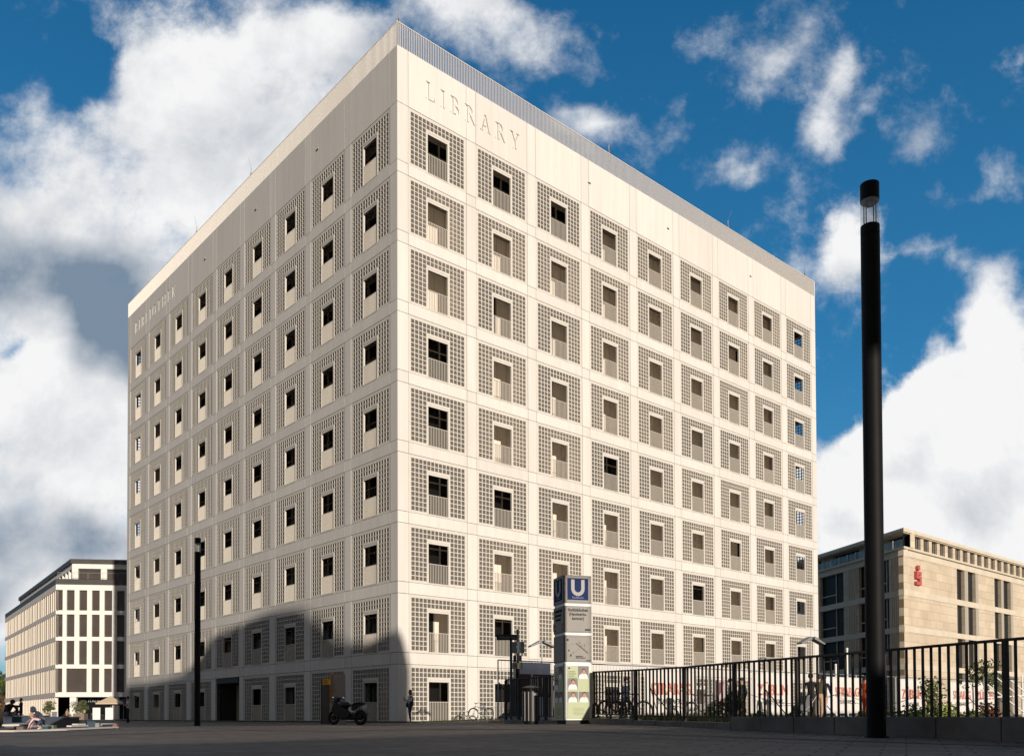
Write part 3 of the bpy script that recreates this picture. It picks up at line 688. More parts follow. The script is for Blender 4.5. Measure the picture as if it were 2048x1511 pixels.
bz=[(16.1,16.75),(12.15,12.75),(8.5,9.05),(4.75,5.3)]
def s_of(px,py): return onface(px,py,PB,dR)[0]
pairs=[]
for x0,x1 in ((1915,1930),(1937,1952),(1990,2003),(2008,2022)): pairs.append((s_of(x0,1250),s_of(x1,1250)))
base=len(pairs)
pairs=[(a+.0,b) for a,b in pairs]; step=pairs[2][0]-pairs[0][0]
for k in range(1,4):
    for i in (2,3): a,b=pairs[i]; pairs.append((a+step*k,b+step*k))
pairs.sort()
lv=[(12.75,16.1),(9.05,12.15),(5.3,8.5),(-.2,4.75)]
mb=MB()
for z0,z1 in lv:
    e=[0]+[v for p in pairs for v in p]+[RL]
    for i in range(0,len(e),2): mb.box((e[i],0,z0),(e[i+1],.5,z1),0,MRt)
for z0,z1 in bz: mb.box((-.06,-.06,z0),(RL,.5,z1),1,MRt)
slab(mb,para_(PB,dR,RL,dS,SLn,-.30,PB),16.751,16.95,1)
sw=[(3.0,6.5),(12.2,14.6),(17,22.5),(27,30.2)]   # left face windows measured from far end
lsw=[(SLn-14.8,SLn-10.2),(SLn-4.2,SLn-2.3),(SLn-7.4,SLn-6.0),(SLn-24,SLn-19)]
lsw.sort()
for z0,z1 in lv:
    e=[0]+[v for p in lsw for v in p]+[SLn-.003]
    for i in range(0,len(e),2): mb.box((e[i],0.003,z0),(e[i+1],.5,z1),2 if i==len(e)-2 else 0,MSt)
for z0,z1 in bz: mb.box((0,-.057,z0),(SLn,.5,z1),1,MSt)
for x in [SLn-1.9+.33*i for i in range(5)]+[SLn-9.2+.3*i for i in range(5)]:
    for z0,z1 in lv: mb.box((x,-.10,z0),(x+.12,-.0,z1),1,MSt)
slab(mb,para_(PB,dR,RL,dS,SLn,.55,PB),-.2,16.7,3)
mb.build('wall',[STN,BND,STN,ODK],bb)
for z0,z1 in lv:
    for a,b in pairs:
        m2=MB(); m2.box((a,.34,z0),(b,.40,z1)); m2.box((a,.05,z0),(a+.1,.339,z1),1); m2.box((a+(b-a)*.45,.28,z0),(a+(b-a)*.45+.08,.338,z1),1); m2.box((b+.004-.004,-.02,z0+.02),(b+.75,-.001,z1-.02),2); m2.build('window',[BGL,mat('window_frame_dark',(.09,.085,.075),.5),mat('shutter_panel',(.40,.36,.30),.7)],bb).matrix_local=MRt
    for a,b in lsw:
        m2=MB(); m2.box((a,.34,z0),(b,.40,z1)); m2.box((a+(b-a)*.6,.25,z0),(a+(b-a)*.6+.1,.338,z1),1); m2.box((a,.25,z0+1.0),(a+(b-a)*.6-.001,.338,z0+1.1),1); m2.build('window',[BGL,BND],bb).matrix_local=MSt
# top floor
mb=MB(); tz0,tz1=16.95,18.1
tw=[];a=s_of(1811,1090)
for i in range(17): tw.append((.9+1.93*i,2.15+1.93*i))
e=[0.2]+[v for p in tw for v in p]+[RL]
for i in range(2,len(e),2): mb.box((e[i],.1,tz0),(e[i+1],.5,tz1+.25),0,MRt)
slab(mb,para_(PB,dR,RL,dS,SLn,-.12,PB),18.355,18.45,1); slab(mb,para_(PB,dR,RL,dS,SLn,-.25,PB),18.45,18.80,1); slab(mb,para_(PB,dR,RL,dS,SLn,1.6,PB),16.97,18.35,2)
tl=[(SLn-13.5,SLn-8.6),(SLn-6.9,SLn-4.8),(SLn-3.6,SLn-.2),(SLn-21,SLn-16)]; tl.sort()
e=[0]+[v for p in tl for v in p]+[SLn-.1]
for i in range(0,len(e),2): mb.box((e[i],.9,tz0),(e[i+1],1.4,18.349),0,MSt)
mb.build('top_floor',[STN,BND,ODK],bb)
for a,b in tw:
    m2=MB(); m2.box((a+.002,.36,tz0),(b-.002,.4,18.34)); m2.box((a+.8,.30,tz0),(a+.86,.359,18.34),1); m2.build('top_floor_window',[BGL,FRAMEM],bb).matrix_local=MRt
for a,b in tl:
    m2=MB(); m2.box((a,1.2,tz0),(b,1.25,18.34)); m2.box((a+(b-a)*.62,1.1,tz0),(a+(b-a)*.62+.08,1.199,18.34),1); m2.build('top_floor_window',[BGL,FRAMEM],bb).matrix_local=MSt
GLB=mat('balustrade_glass',(.35,.42,.42),.08,alpha=.35)
mb=MB(); mb.box((0,-.12,16.96),(SLn,-.10,17.75),0,MSt)
for i in range(22): mb.box((i*1.55,-.2,16.96),(i*1.55+.10,-.13,17.8),1,MSt)
mb.build('balustrade',[GLB,mat('post_pale',(.55,.55,.52),.4)],bb)
# logo: red S with a dot
RED=mat('logo_red',(.48,.11,.10),.6,spec=.1); 
sx0,sz0=onface(1826,1171,PB,dR); sx1,sz1=onface(1843,1146,PB,dR)
wS=1.1; hS=1.38; x0=s_of(1828,1160); z0=14.85-.0
z0=onface(1834,1170,PB,dR)[1]
mb=MB(); t_=.36
Sp=[(0,.0),(wS,0),(wS,.93),(.42,.93),(.42,hS-.36),(wS,hS-.36),(wS,hS),(0,hS),(0,.62),(wS-.42,.62),(wS-.42,.34),(0,.34)]
mb.prism([(x0+x,z0+z) for x,z in Sp],-.30,-.002,0,MRt)
mb.prism([(x0+wS*.5+.27*math.cos(i*math.pi/10),z0+hS+.36+.28*math.sin(i*math.pi/10)) for i in range(20)],-.30,-.002,0,MRt)
lg=mb.build('logo_sign',RED,bb)
# ------------------------------------------------------------------ street lamps
def lamp(name,label,x,y,top,r):
    z0=gz(x,y); t=thing(name,label,'street lamp',(x,y,z0)); h=top-z0
    zb=h-.60; zc=h-.24
    mb=MB(); mb.cyl((0,0,-.05),r,zb-.10,40); mb.cyl((0,0,zb-.145),r*.985,.02,40); mb.cyl((0,0,zb-.12),r,.12,40); mb.build('pole',BLACK,t,smooth=True)
    mb=MB(); mb.cyl((0,0,zc),r*1.0,.24,40); mb.cyl((0,0,zc-.012),r*.9,.011,40,1); mb.cyl((0,0,zc-.06),r*.45,.05,20,1); mb.build('cap',[BLACK,mat('lamp_reflector',(.35,.28,.18),.35,metal=.7)],t,smooth=True)
    mb=MB()
    for i in range(40):
        a=2*math.pi*i/40;b=2*math.pi*(i+1)/40; R_=r*.985; mb.quad([(R_*math.cos(a),R_*math.sin(a),zb),(R_*math.cos(b),R_*math.sin(b),zb),(R_*math.cos(b),R_*math.sin(b),zc),(R_*math.cos(a),R_*math.sin(a),zc)])
    mb.build('glass_cylinder',mat('lamp_glass',(.75,.85,.92),.05,alpha=.28,spec=.8),t,smooth=True)
    mb=MB()
    for i in range(4): a=math.pi*(.2+i*.5); mb.cyl((r*.72*math.cos(a),r*.72*math.sin(a),zb),.008,zc-zb,8)
    mb.build('rods',BLACK,t)
    mb=MB(); mb.cyl((0,0,.0),r*1.25,.015,40); mb.build('base_plate',BLACK,t)
p=gp(1752,12.3); lamp('street_lamp','tall black cylindrical lamp post standing before the railing wall',p.x,p.y,7.92,.129)
p=gp(394.5,37.5); lamp('street_lamp','black cylindrical lamp post standing in front of the shaded library face',p.x,p.y,8.05,.123)
# ------------------------------------------------------------------ low wall and railing
FP=[(7.4,8.6),(6.24,11.15),(5.44,12.95),(4.62,14.35),(3.95,15.8),(3.37,17.5),(2.61,19.05),(1.83,20.6),(1.35,21.9),(.8,23.2),(.1,24.3),(-.28,25.2)]
RZ=[1.34,1.345,1.345,1.33,1.335,1.35,1.375,1.41,1.42,1.42,1.42,1.42]
P3=[Vector((a,b,z)) for (a,b),z in zip(FP,RZ)]
wl=[(.365,.365)]*4+[(.26,.27),(.27,.29),(.315,.33),(.26,.26),(.27,.27),(.28,.28),(.28,.28)]
def offs(i):   # unit normal towards the street
    d=(P3[min(i+1,len(P3)-1)]-P3[max(0,i-1)]); d.z=0; d.normalize(); return Vector((d.y,-d.x,0))
for i in range(len(P3)-1):
    a=P3[i].copy();b=P3[i+1].copy(); n=offs(i); n2=offs(i+1); za,zb_=wl[i]
    if i>=7: w0,w1=-.06,.16
    else: w0,w1=-.10,.22
    nseg=2 if i<7 else 1
    for q in range(nseg):
        s0=a.lerp(b,q/nseg); s1=a.lerp(b,(q+1)/nseg); e=(s1-s0).normalized()*.006; s0=s0+e; s1=s1-e
        zz0=za+(zb_-za)*q/nseg; zz1=za+(zb_-za)*(q+1)/nseg
        mb=MB(); V=[]
        for pnt,nn,zt in ((s0,n,zz0),(s1,n2,zz1)):
            for w in (w0,w1):
                qv=pnt+nn*w; V.append((qv.x,qv.y,-.1)); V.append((qv.x,qv.y,zt))
        # 0 a-lo 1 a-hi 2 a'-lo 3 a'-hi ; 4.. b
        for f in ((0,1,3,2),(4,6,7,5),(0,4,5,1),(2,3,7,6),(1,5,7,3),(0,2,6,4)): mb.quad([V[k] for k in f])
        if i==0 and q==0: wallroot=thing('low_wall','low dark concrete block wall stepping along the square under the railing','wall',(0,0,0))
        o=mb.build('wall_block',CONC,wallroot,weld=True,bevel=.008)
def fence(i0,i1,label,spacing):
    t=thing('metal_railing',label,'railing',(0,0,0))
    mb=MB(); 
    for i in range(i0,i1): mb.bar(P3[i],P3[i+1],.06,.035)
    mb.build('top_rail',RAILB,t)
    lo=MB()
    for i in range(i0,i1+1):
        e=(P3[min(i+1,len(P3)-1)]-P3[max(0,i-1)]).normalized(); zb_=gz(P3[i].x,P3[i].y)+.05
        mb=MB(); mb.bar((P3[i].x,P3[i].y,zb_),(P3[i].x,P3[i].y,P3[i].z-.018),.075,.05,up=(e.x,e.y,0)); mb.build('post',RAILB,t)
    for i in range(i0,i1):
        a,b=P3[i],P3[i+1]; inwall=i<4; L_=(b-a).length; n=max(2,round(L_/spacing)); e=(b-a).normalized()
        if not inwall: 
            za,zb_=wl[i]; off=.095
            lo.bar((a.x,a.y,za+off),(b.x,b.y,zb_+off),.05,.03)
        mb=MB()
        for j in range(1,n):
            p=a.lerp(b,j/n); z0=(wl[i][0]+(wl[i][1]-wl[i][0])*j/n)+(.09 if not inwall else -.002)
            mb.bar((p.x,p.y,z0),(p.x,p.y,p.z-.018),.030,.026,up=(e.x,e.y,0))
        mb.build('balusters',RAILB,t)
    if lo.v: lo.build('bottom_rail',RAILB,t)
fence(0,7,'dark steel railing with close vertical bars on the low wall right of the sign column',.138)
fence(8,11,'short curved steel railing behind the litter bin',.11)
# ------------------------------------------------------------------ station sign column
SGX,SGY=1.14,20.5; ang=math.radians(18); gz0=gz(SGX,SGY); d_=.70
PAN=mat('sign_panel_grey',(.30,.285,.265),.6,.05,2.,spec=.05); WHM=mat('sign_rim_white',(.85,.84,.80),.45); BLU=mat('sign_blue',(.022,.038,.11),.7,spec=.02); UW=mat('sign_letter',(.42,.41,.41),.7,spec=.02); INK=mat('sign_ink',(.03,.03,.032),.8,spec=.02)
sg=thing('station_sign_column','square grey column of stacked sign boxes with a blue U panel on top','sign',(SGX,SGY,gz0),ang)
mb=MB(); mb.box((.06,.06,0),(d_-.06,d_-.06,.09)); mb.build('base',mat('plinth_dark',(.03,.03,.03),.7),sg)
lev=[(.09,1.42),(1.455,2.09),(2.15,2.78),(2.84,3.50)]
for li,(z0,z1) in enumerate(lev):
    mb=MB(); mb.box((0,0,z0),(d_,d_,z1),0)
    bx=mb.build('sign_box',[PAN if li else WHM],sg,bevel=.008)
    mb=MB()
    if li: mb.box((.02,-.006,z0+.03),(d_-.02,-.001,z1-.03)); mb.box((-.006,.02,z0+.03),(-.001,d_-.02,z1-.03)); mb.build('panel',mat('sign_face_grey',(.33,.315,.295),.7,.05,1.,spec=.03) ,bx)
    if li<3: mb=MB(); mb.box((.02,.02,z1+.001),(d_-.02,d_-.02,lev[li+1][0]-.001)); mb.build('light_rim',WHM,sg)
R90=math.pi/2
def front(x,z,dy=-.012): return (x,dy,z)
RL_=(R90,0,-R90)   # text facing -x
z0,z1=lev[3]
for side in (0,1):
    mb=MB()
    if side==0: mb.box((.085,-.010,z0+.08),(d_-.085,-.007,z1-.07))
    else: mb.box((-.010,.085,z0+.08),(-.007,d_-.085,z1-.07))
    mb.build('blue_panel',BLU,sg)
    # letter U as an extruded band
    out=[];inn=[]; w_,h_,t_=.34,.385,.085; zc=.0
    pts=[(-w_/2,h_/2),(-w_/2,-h_/2+w_/2)]+[(-w_/2*math.cos(a),-h_/2+w_/2-w_/2*math.sin(a)) for a in [math.pi*i/12 for i in range(1,12)]]+[(w_/2,-h_/2+w_/2),(w_/2,h_/2)]
    q=w_/2-t_; pin=[(-q,h_/2),(-q,-h_/2+w_/2)]+[(-q*math.cos(a),-h_/2+w_/2-q*math.sin(a)) for a in [math.pi*i/12 for i in range(1,12)]]+[(q,-h_/2+w_/2),(q,h_/2)]
    poly=pts+pin[::-1]; mb=MB(); mb.prism([(x,z) for x,z in poly],-.004,0)
    o=mb.build('letter_u',UW,sg)
    o.location=(d_/2,-.011,z0+.365) if side==0 else (-.011,d_/2,z0+.365)
    if side: o.rotation_euler=(0,0,-R90)
    text('Stadtbahn',.075,'lettering',mat('sign_blue_text',(.16,.20,.36),.5),sg,(d_/2,-.012,z0+.135) if side==0 else (-.012,d_/2,z0+.135),(R90,0,0) if side==0 else (R90,0,-R90),.001)
z0,z1=lev[2]
for side in (0,1):
    for k_,(s_,zz) in enumerate((('Stadtbibliothek',.53),('(Handwerks-',.43),('kammer)',.33))):
        text(s_,.098,'lettering',INK,sg,(d_/2,-.009,z0+zz) if side==0 else (-.009,d_/2,z0+zz),(R90,0,0) if side==0 else (R90,0,-R90),.0015,bold=.0018,sx=.86)
mb=MB()
for i in range(4): mb.box((d_-.17+i*.035,-.010,z0+.05),(d_-.142+i*.035,-.007,z0+.09))
mb.build('line_icons',INK,sg)
mb=MB()
for zz in (.17,.06):
    mb.box((-.010,d_-.16,z0+zz),(-.007,d_-.05,z0+zz+.03)); mb.bar((-.009,.10,z0+zz+.05),(-.009,.075,z0+zz+.018),.004,.02); mb.bar((-.009,.10,z0+zz-.014),(-.009,.075,z0+zz+.018),.004,.02)
mb.build('direction_arrows',INK,sg)
z0,z1=lev[1]
mb=MB()   # street map
rm=random.Random(5)
def ln(pts,w,mi=0):
    for a,b in zip(pts,pts[1:]): mb.bar((a[0],-.008,z0+a[1]),(b[0],-.008,z0+b[1]),.002,w,mi,up=(0,0,1))
ln([(.10,.38),(.2,.42),(.34,.45),(.40,.52)],.008,1); ln([(.14,.13),(.35,.30),(.60,.50)],.006,1); ln([(.30,.44),(.38,.38),(.60,.21)],.016); ln([(.36,.40),(.5,.34),(.62,.24)],.006,1); ln([(.10,.12),(.24,.22)],.006,1); ln([(.48,.28),(.56,.40),(.64,.46)],.006,1)
for x,z,w,h in ((.06,.50,.05,.04),(.10,.25,.03,.04),(.15,.13,.03,.05),(.38,.44,.03,.02),(.42,.38,.02,.015),(.50,.39,.025,.02),(.22,.22,.015,.015),(.55,.03,.12,.018)): mb.box((x,-.010,z0+h*0+z),(x+w,-.007,z0+z+h))
for a,b in (((.04,.03),(.66,.03)),((.04,.59),(.66,.59)),((.04,.03),(.04,.59)),((.66,.03),(.66,.59))): ln([a,b],.004,1)
mb.build('street_map',[INK,mat('map_grey',(.17,.17,.17),.6)],sg)
for s_,zz in (('Stadtbibliothek',.135),('(Handwerkskammer)',.10)): text(s_,.036,'lettering',INK,sg,(.29,-.009,z0+zz),(R90,0,0),.001,align='LEFT',bold=.0012,sx=.82)
# poster showcase (bottom box)
z0,z1=lev[0]
GRN=mat('poster_green',(.50,.54,.36),.8,spec=.03); GRY=mat('poster_grey',(.24,.23,.24),.8,spec=.03); SHW=mat('poster_white',(.75,.75,.74),.8,spec=.03); FCE=mat('poster_skin',(.50,.29,.20),.8,spec=.03); HR=mat('poster_hair',(.07,.05,.045),.8,spec=.03); GRT=mat('poster_text',(.27,.29,.19),.8,spec=.03)
def poster(side):
    mb=MB()
    def R_(x0,z0_,x1,z1_,mi,k=0):
        y=-.006-.0025*k
        if side==0: mb.box((x0,y-.002,z0+z0_),(x1,y,z0+z1_),mi)
        else: mb.box((y-.002,d_-x1,z0+z0_),(y,d_-x0,z0+z1_),mi)
    def E_(cx,cz,rx,rz,mi,k):
        y=-.006-.0025*k; n=18; pts=[(cx+rx*math.cos(2*math.pi*i/n),cz+rz*math.sin(2*math.pi*i/n)) for i in range(n)]
        if side==0: mb.prism([(x,z0+z) for x,z in pts],y-.002,y,mi)
        else:
            M_=Matrix(((0,1,0,0),(-1,0,0,d_),(0,0,1,0),(0,0,0,1))); mb.prism([(x,z0+z) for x,z in pts],y-.002,y,mi,M_)
    R_(.07,.03,.63,1.28,0)
    for x0,x1,za,zb_ in ((.345,.61,.97,1.27),(.08,.335,.72,.97),(.08,.335,.42,.67),(.36,.62,.42,.67)):
        R_(x0,za,x1,zb_,1,1); cx=(x0+x1)/2+.01
        pts=[(x0+.01,za),(x1-.01,za),(x1-.03,za+.09),(cx+.04,za+.13),(cx-.04,za+.13),(x0+.03,za+.09)]
        y=-.006-.0025*2
        M_=None if side==0 else Matrix(((0,1,0,0),(-1,0,0,d_),(0,0,1,0),(0,0,0,1)))
        mb.prism([(a,z0+b) for a,b in pts],y-.002,y,2,M_)
        E_(cx,za+.185,.05,.058,4,2.6); E_(cx,za+.165,.042,.055,3,3.4)
    R_(.10,1.20,.14,1.24,4,1)
    for k_,l in enumerate((.17,.20,.15,.21)): R_(.10,1.125-.05*k_,.10+l,1.15-.05*k_,5,1)
    for k_ in range(6): R_(.2+.02*(k_%3),.28-.03*k_,.50-.03*(k_%2),.288-.03*k_,5,1)
    R_(.09,.05,.6,.053,5,1)
    mb.build('poster',[GRN,GRY,SHW,FCE,HR,GRT],sg)
poster(0); poster(1)
GR=mat('box_edge_dark',(.06,.06,.06),.6)
mb=MB()
for z0,z1 in lev[1:]: mb.box((-.012,-.012,z0+.01),(.012,.0-.007,z1-.01))
mb.box((.0,.03,.09),(-.004,.06,1.42)); mb.build('corner_trim',GR,sg)
# ------------------------------------------------------------------ litter bin
p=gp(1062,21.6); bin_=thing('litter_bin','dark cylindrical litter bin with a domed lid beside the sign column','litter bin',(p.x,p.y,gz(p.x,p.y)),.2)
mb=MB(); R_=.205; mb.tube([(0,0,.07),(0,0,.80)],[R_,R_],40); 
for i in range(12):
    a=2*math.pi*i/12; mb.box((R_*math.cos(a)-.012,R_*math.sin(a)-.012,.08),(R_*math.cos(a)+.012,R_*math.sin(a)+.012,.79))
mb.build('body',mat('bin_metal',(.022,.019,.017),.35,.2,4.,metal=.3),bin_,smooth=True)
mb=MB(); mb.tube([(0,0,.0),(0,0,.07)],[.18,.18],32); mb.build('base',BLACK,bin_,smooth=True)
mb=MB(); mb.tube([(0,0,.88),(0,0,.895),(0,0,.92),(0,0,.94),(0,0,.95)],[.22,.225,.17,.09,.02],40); 
for i in range(3): a=2*math.pi*i/3+.3; mb.cyl((.17*math.cos(a),.17*math.sin(a),.8),.012,.09,8)
mb.build('lid',mat('bin_lid',(.05,.045,.04),.5),bin_,smooth=True)
mb=MB(); mb.tube([(0,0,.80),(0,0,.83)],[.19,.19],32); mb.box((.02,-.215,.70),(.12,-.2,.76),1); mb.build('opening_ring',[BLACK,mat('bin_sticker',(.4,.4,.4),.5)],bin_)
# ------------------------------------------------------------------ street name sign posts
p=gp(1036,24.6); z_=gz(p.x,p.y); ss=thing('street_sign','dark post with a black street name plate and grey backs of traffic signs','sign',(p.x,p.y,z_),0)
NAVY=mat('post_navy',(.02,.025,.04),.5); BKP=mat('sign_back',(.20,.24,.26),.5,.1,3.)
mb=MB(); mb.cyl((0,0,-.05),.035,2.68,14); mb.build('post',NAVY,ss,smooth=True)
mb=MB(); mb.box((-.60,-.03,2.33),(.03,-.012,2.49)); mb.build('name_plate',mat('plate_black',(.012,.012,.02),.4),ss)
text('Mailänder Platz',.105,'lettering',mat('plate_text',(.28,.28,.32),.5),ss,(-.285,-.033,2.41),(R90,0,0),.001,sx=.75)
mb=MB(); mb.box((-.17,-.05,1.96),(.18,-.036,2.28)); mb.build('sign_plate',BKP,ss,bevel=.01)
mb=MB(); mb.box((-.13,-.05,1.72),(-.04,-.036,1.90)); mb.box((.02,-.05,1.72),(.11,-.036,1.90)); mb.build('sign_plate',mat('plate_dark_grey',(.05,.05,.055),.5),ss)
mb=MB(); mb.box((-.15,-.06,1.52),(.13,-.045,1.69)); mb.ring((-.06,-.063,1.61),.035,.006,n=16,mi=1); mb.build('sign_plate',[mat('plate_yellowish',(.30,.28,.20),.5),NAVY],ss)
mb=MB(); mb.box((-.06,-.09,1.25),(.05,-.036,1.52)); mb.build('switch_box',BLACK,ss)
p=gp(1022.5,24.9); z_=gz(p.x,p.y); s2=thing('sign_post','bluish grey steel post at the left end of the curved railing','post',(p.x,p.y,z_),0)
mb=MB(); mb.cyl((0,0,-.05),.04,2.45,14); mb.build('post',mat('post_blue_grey',(.06,.075,.09),.4),s2,smooth=True)
mb=MB(); mb.box((.045,-.1,.05),(.16,-.06,1.05)); mb.build('reflective_sleeve',mat('sleeve_pale',(.42,.50,.62),.5),s2)
# ------------------------------------------------------------------ information steles
ORG=mat('stele_orange',(.55,.19,.015),.5); YEL=mat('stele_yellow',(.90,.48,.012),.5); STG=mat('stele_grey',(.10,.095,.10),.5,.1,2.)
p=gp(644,43); i1=thing('information_stele','slim grey information stele with a bright yellow head','information stele',(p.x,p.y,0),math.radians(4))
mb=MB(); mb.box((0,0,0),(.36,.10,1.93)); mb.build('panel',STG,i1); mb=MB(); mb.box((.02,0,1.93),(.36,.10,2.21)); mb.build('header',YEL,i1); mb=MB(); mb.box((-.05,.0,0),(-.001,.10,2.21)); mb.build('side_edge',BLACK,i1)
mb=MB(); 
for k_ in range(4): mb.box((.06,-.006,1.98+.05*k_),(.26-.03*(k_%2),-.001,1.995+.05*k_))
mb.build('lettering',mat('stele_ink',(.30,.14,.01),.6),i1)
p=gp(661,42.6); i2=thing('information_stele','wide orange edged information stele showing a city map behind the motorcycle','information stele',(p.x,p.y,0),math.radians(-2))
mb=MB(); mb.box((-.0,-.06,0),(.085,.12,2.47)); mb.build('side_edge',ORG,i2); mb=MB(); mb.box((.086,0,.0),(.74,.07,2.44)); mb.build('panel',mat('stele_panel',(.33,.29,.26),.3,.1,1.5,spec=.6),i2)
mb=MB(); rm=random.Random(9)
for k_ in range(46):
    x=.14+rm.random()*.55; z=.9+rm.random()*1.0; mb.box((x,-.006-.0001*k_,z),(x+rm.uniform(.02,.07),-.001,z+rm.uniform(.015,.05)),rm.randrange(3))
for k_ in range(3): mb.box((.12,-.006,2.3-.1*k_),(.45-.08*k_,-.001,2.325-.1*k_),3)
mb.build('map',[mat('map_green',(.16,.20,.12),.5),mat('map_tan',(.22,.19,.14),.5),mat('map_rose',(.22,.15,.14),.5),mat('map_white',(.35,.35,.34),.5)],i2)
# ------------------------------------------------------------------ bicycles
def bicycle(name,label,x,y,rz,group=None,frame_col=(.02,.02,.022),z=None,lean=0):
    t=thing(name,label,'bicycle',(x,y,gz(x,y) if z is None else z),rz,group)
    if lean: t.rotation_euler=(lean,0,rz)
    fm=mat('bike_frame_%d'%int(frame_col[0]*1000+frame_col[2]*100),frame_col,.35,metal=.3)
    for wx in (-.53,.53):
        mb=MB(); mb.ring((0,0,0),.335,.024,n=36,m=7); w=mb.build('wheel',RUB,t,smooth=True,loc=(wx,0,.355))
        mb=MB(); mb.ring((0,0,0),.308,.010,n=36,m=5); mb.tube([(0,-.04,0),(0,.04,0)],.022,10)
        for i in range(18):
            a=2*math.pi*i/18; mb.tube([(.02*math.cos(a+.5),.015*(-1)**i,.02*math.sin(a+.5)),(.305*math.cos(a),0,.305*math.sin(a))],.0016,4,cap=False)
        mb.build('rim',mat('bike_rim_dark',(.06,.06,.06),.5),w,smooth=True)
        mb=MB(); pts=[(.365*math.cos(a),0,.365*math.sin(a)) for a in [math.radians(20+i*12) for i in range(12)]]; mb.tube(pts,.012,6); mb.build('mudguard',fm,w)
    mb=MB(); bb_=(.02,0,.30); hd=(-.40,0,.80); hd2=(-.43,0,.66); st=(.16,0,.80); rw=(.53,0,.355)
    for a,b,r in ((hd,hd2,.02),(hd2,bb_,.018),(hd,(.13,0,.70),.015),(bb_,st,.016),(st,(.19,0,.92),.013)): mb.tube([a,b],r,10)
    for s_ in (-1,1):
        mb.tube([bb_,(.53,.05*s_,.355)],.010,8); mb.tube([(.14,.01*s_,.72),(.53,.05*s_,.355)],.008,8)
        mb.tube([(-.43,.045*s_,.66),(-.47,.05*s_,.52),(-.53,.05*s_,.355)],.012,8)
    mb.tube([hd,(-.37,0,.93)],.013,8); mb.build('frame',fm,t,smooth=True)
    mb=MB(); mb.tube([(-.20,-.27,1.0),(-.31,-.23,1.02),(-.37,-.08,.95),(-.37,.08,.95),(-.31,.23,1.02),(-.20,.27,1.0)],.012,8); mb.tube([(-.20,-.27,1.0),(-.12,-.28,.99)],.018,8); mb.tube([(-.20,.27,1.0),(-.12,.28,.99)],.018,8); mb.build('handlebar',RUB,t,smooth=True)
    mb=MB(); mb.ball((.22,0,.95),.13,6,12,sc=(1.1,.62,.28)); mb.ball((.09,0,.955),.07,6,10,sc=(1.2,.4,.28)); mb.build('saddle',RUB,t,smooth=True)
    mb=MB()
    for s_ in (-1,1): mb.tube([(.22,.05*s_,.74),(.70,.06*s_,.74),(.72,.05*s_,.70)],.006,6); mb.tube([(.56,.06*s_,.74),(.54,.055*s_,.37)],.005,6)
    for q in range(4): mb.tube([(.3+.12*q,-.06,.74),(.3+.12*q,.06,.74)],.005,6)
    mb.build('rear_rack',STEEL,t)
    mb=MB(); mb.ring((.02,-.05,.30),.09,.006,n=20,m=5); mb.tube([(.02,-.07,.30),(.13,-.07,.19)],.009,6); mb.tube([(.02,.07,.30),(-.09,.07,.41)],.009,6); mb.box((.09,-.16,.175),(.17,-.07,.195)); mb.box((-.13,.07,.40),(-.05,.16,.42)); mb.tube([(.02,-.055,.39),(.53,-.055,.39)],.004,4); mb.tube([(.02,-.055,.21),(.53,-.055,.32)],.004,4); mb.build('crank',STEEL,t)
    mb=MB(); mb.ball((-.47,0,.78),.04,6,8); mb.build('lamp',CHR,t,smooth=True)
    return t
p=gp(962,51.5); bicycle('bicycle','dark city bicycle parked on a hoop against the sunlit library wall',p.x,p.y,TH-.12)
def hoop(x,y,rz,label):
    t=thing('bike_stand',label,'bike stand',(x,y,gz(x,y)),rz,'bike stands beside the library'); mb=MB()
    pts=[(-.3,0,-.02),(-.3,0,.55)]+[(-.3*math.cos(a),0,.55+.28*math.sin(a)) for a in [math.pi*i/10 for i in range(1,10)]]+[(.3,0,.55),(.3,0,-.02)]
    mb.tube(pts,.022,10); mb.build('hoop',STEEL,t,smooth=True)
    mb=MB(); mb.cyl((-.3,0,-.0),.05,.012,12); mb.cyl((.3,0,0),.05,.012,12); mb.build('foot',STEEL,t)
p=gp(965,51.0); hoop(p.x,p.y,TH-.1,'steel hoop stand holding the dark bicycle by the library wall')
p=gp(997,49.5); hoop(p.x,p.y,TH-.2,'empty steel hoop stand between the bicycle and the black bag')
# black rubbish sacks beside the hoop
p=gp(1010,43); t=thing('refuse_sack','heap of glossy black sacks beside the empty hoop stand','sack',(p.x,p.y,gz(p.x,p.y)))
mb=MB()
for c,r in (((0,0,.16),.22),((.3,.05,.14),.2),((.12,.02,.36),.17),((-.18,.1,.12),.13)): mb.ball(c,r,8,12,jit=.10,sc=(1.1,.8,.85))
mb.build('sack',mat('sack_plastic',(.012,.012,.013),.25),t,smooth=True)
# ------------------------------------------------------------------ motorcycle
p=gp(694,38.6); mo=thing('motorcycle','black sport touring motorcycle parked in the shade before the library','motorcycle',(p.x,p.y,0),math.radians(-28))
MBK=mat('moto_black',(.008,.008,.009),.3,spec=.5); DGR=mat('moto_grey',(.022,.022,.024),.5,spec=.2)
for nm,wx,w_ in (('front',-.74,.055),('rear',.74,.085)):
    mb=MB(); mb.ring((0,0,0),.265,w_,n=36,m=12); w=mb.build('wheel',RUB,mo,smooth=True,loc=(wx,0,.32))
    mb=MB(); mb.ring((0,0,0),.20,.018,n=32,m=6); mb.tube([(0,-.06,0),(0,.06,0)],.045,12)
    for i in range(5):
        a=2*math.pi*i/5; mb.bar((0,0,0),(.20*math.cos(a),0,.20*math.sin(a)),.03,.03)
    mb.build('rim',DGR,w,smooth=True)
    mb=MB(); mb.tube([(0,-.05,0),(0,-.062,0)],[.11,.11],24); mb.tube([(0,.05,0),(0,.062,0)],[.11,.11],24); mb.build('brake_disc',DGR,w)
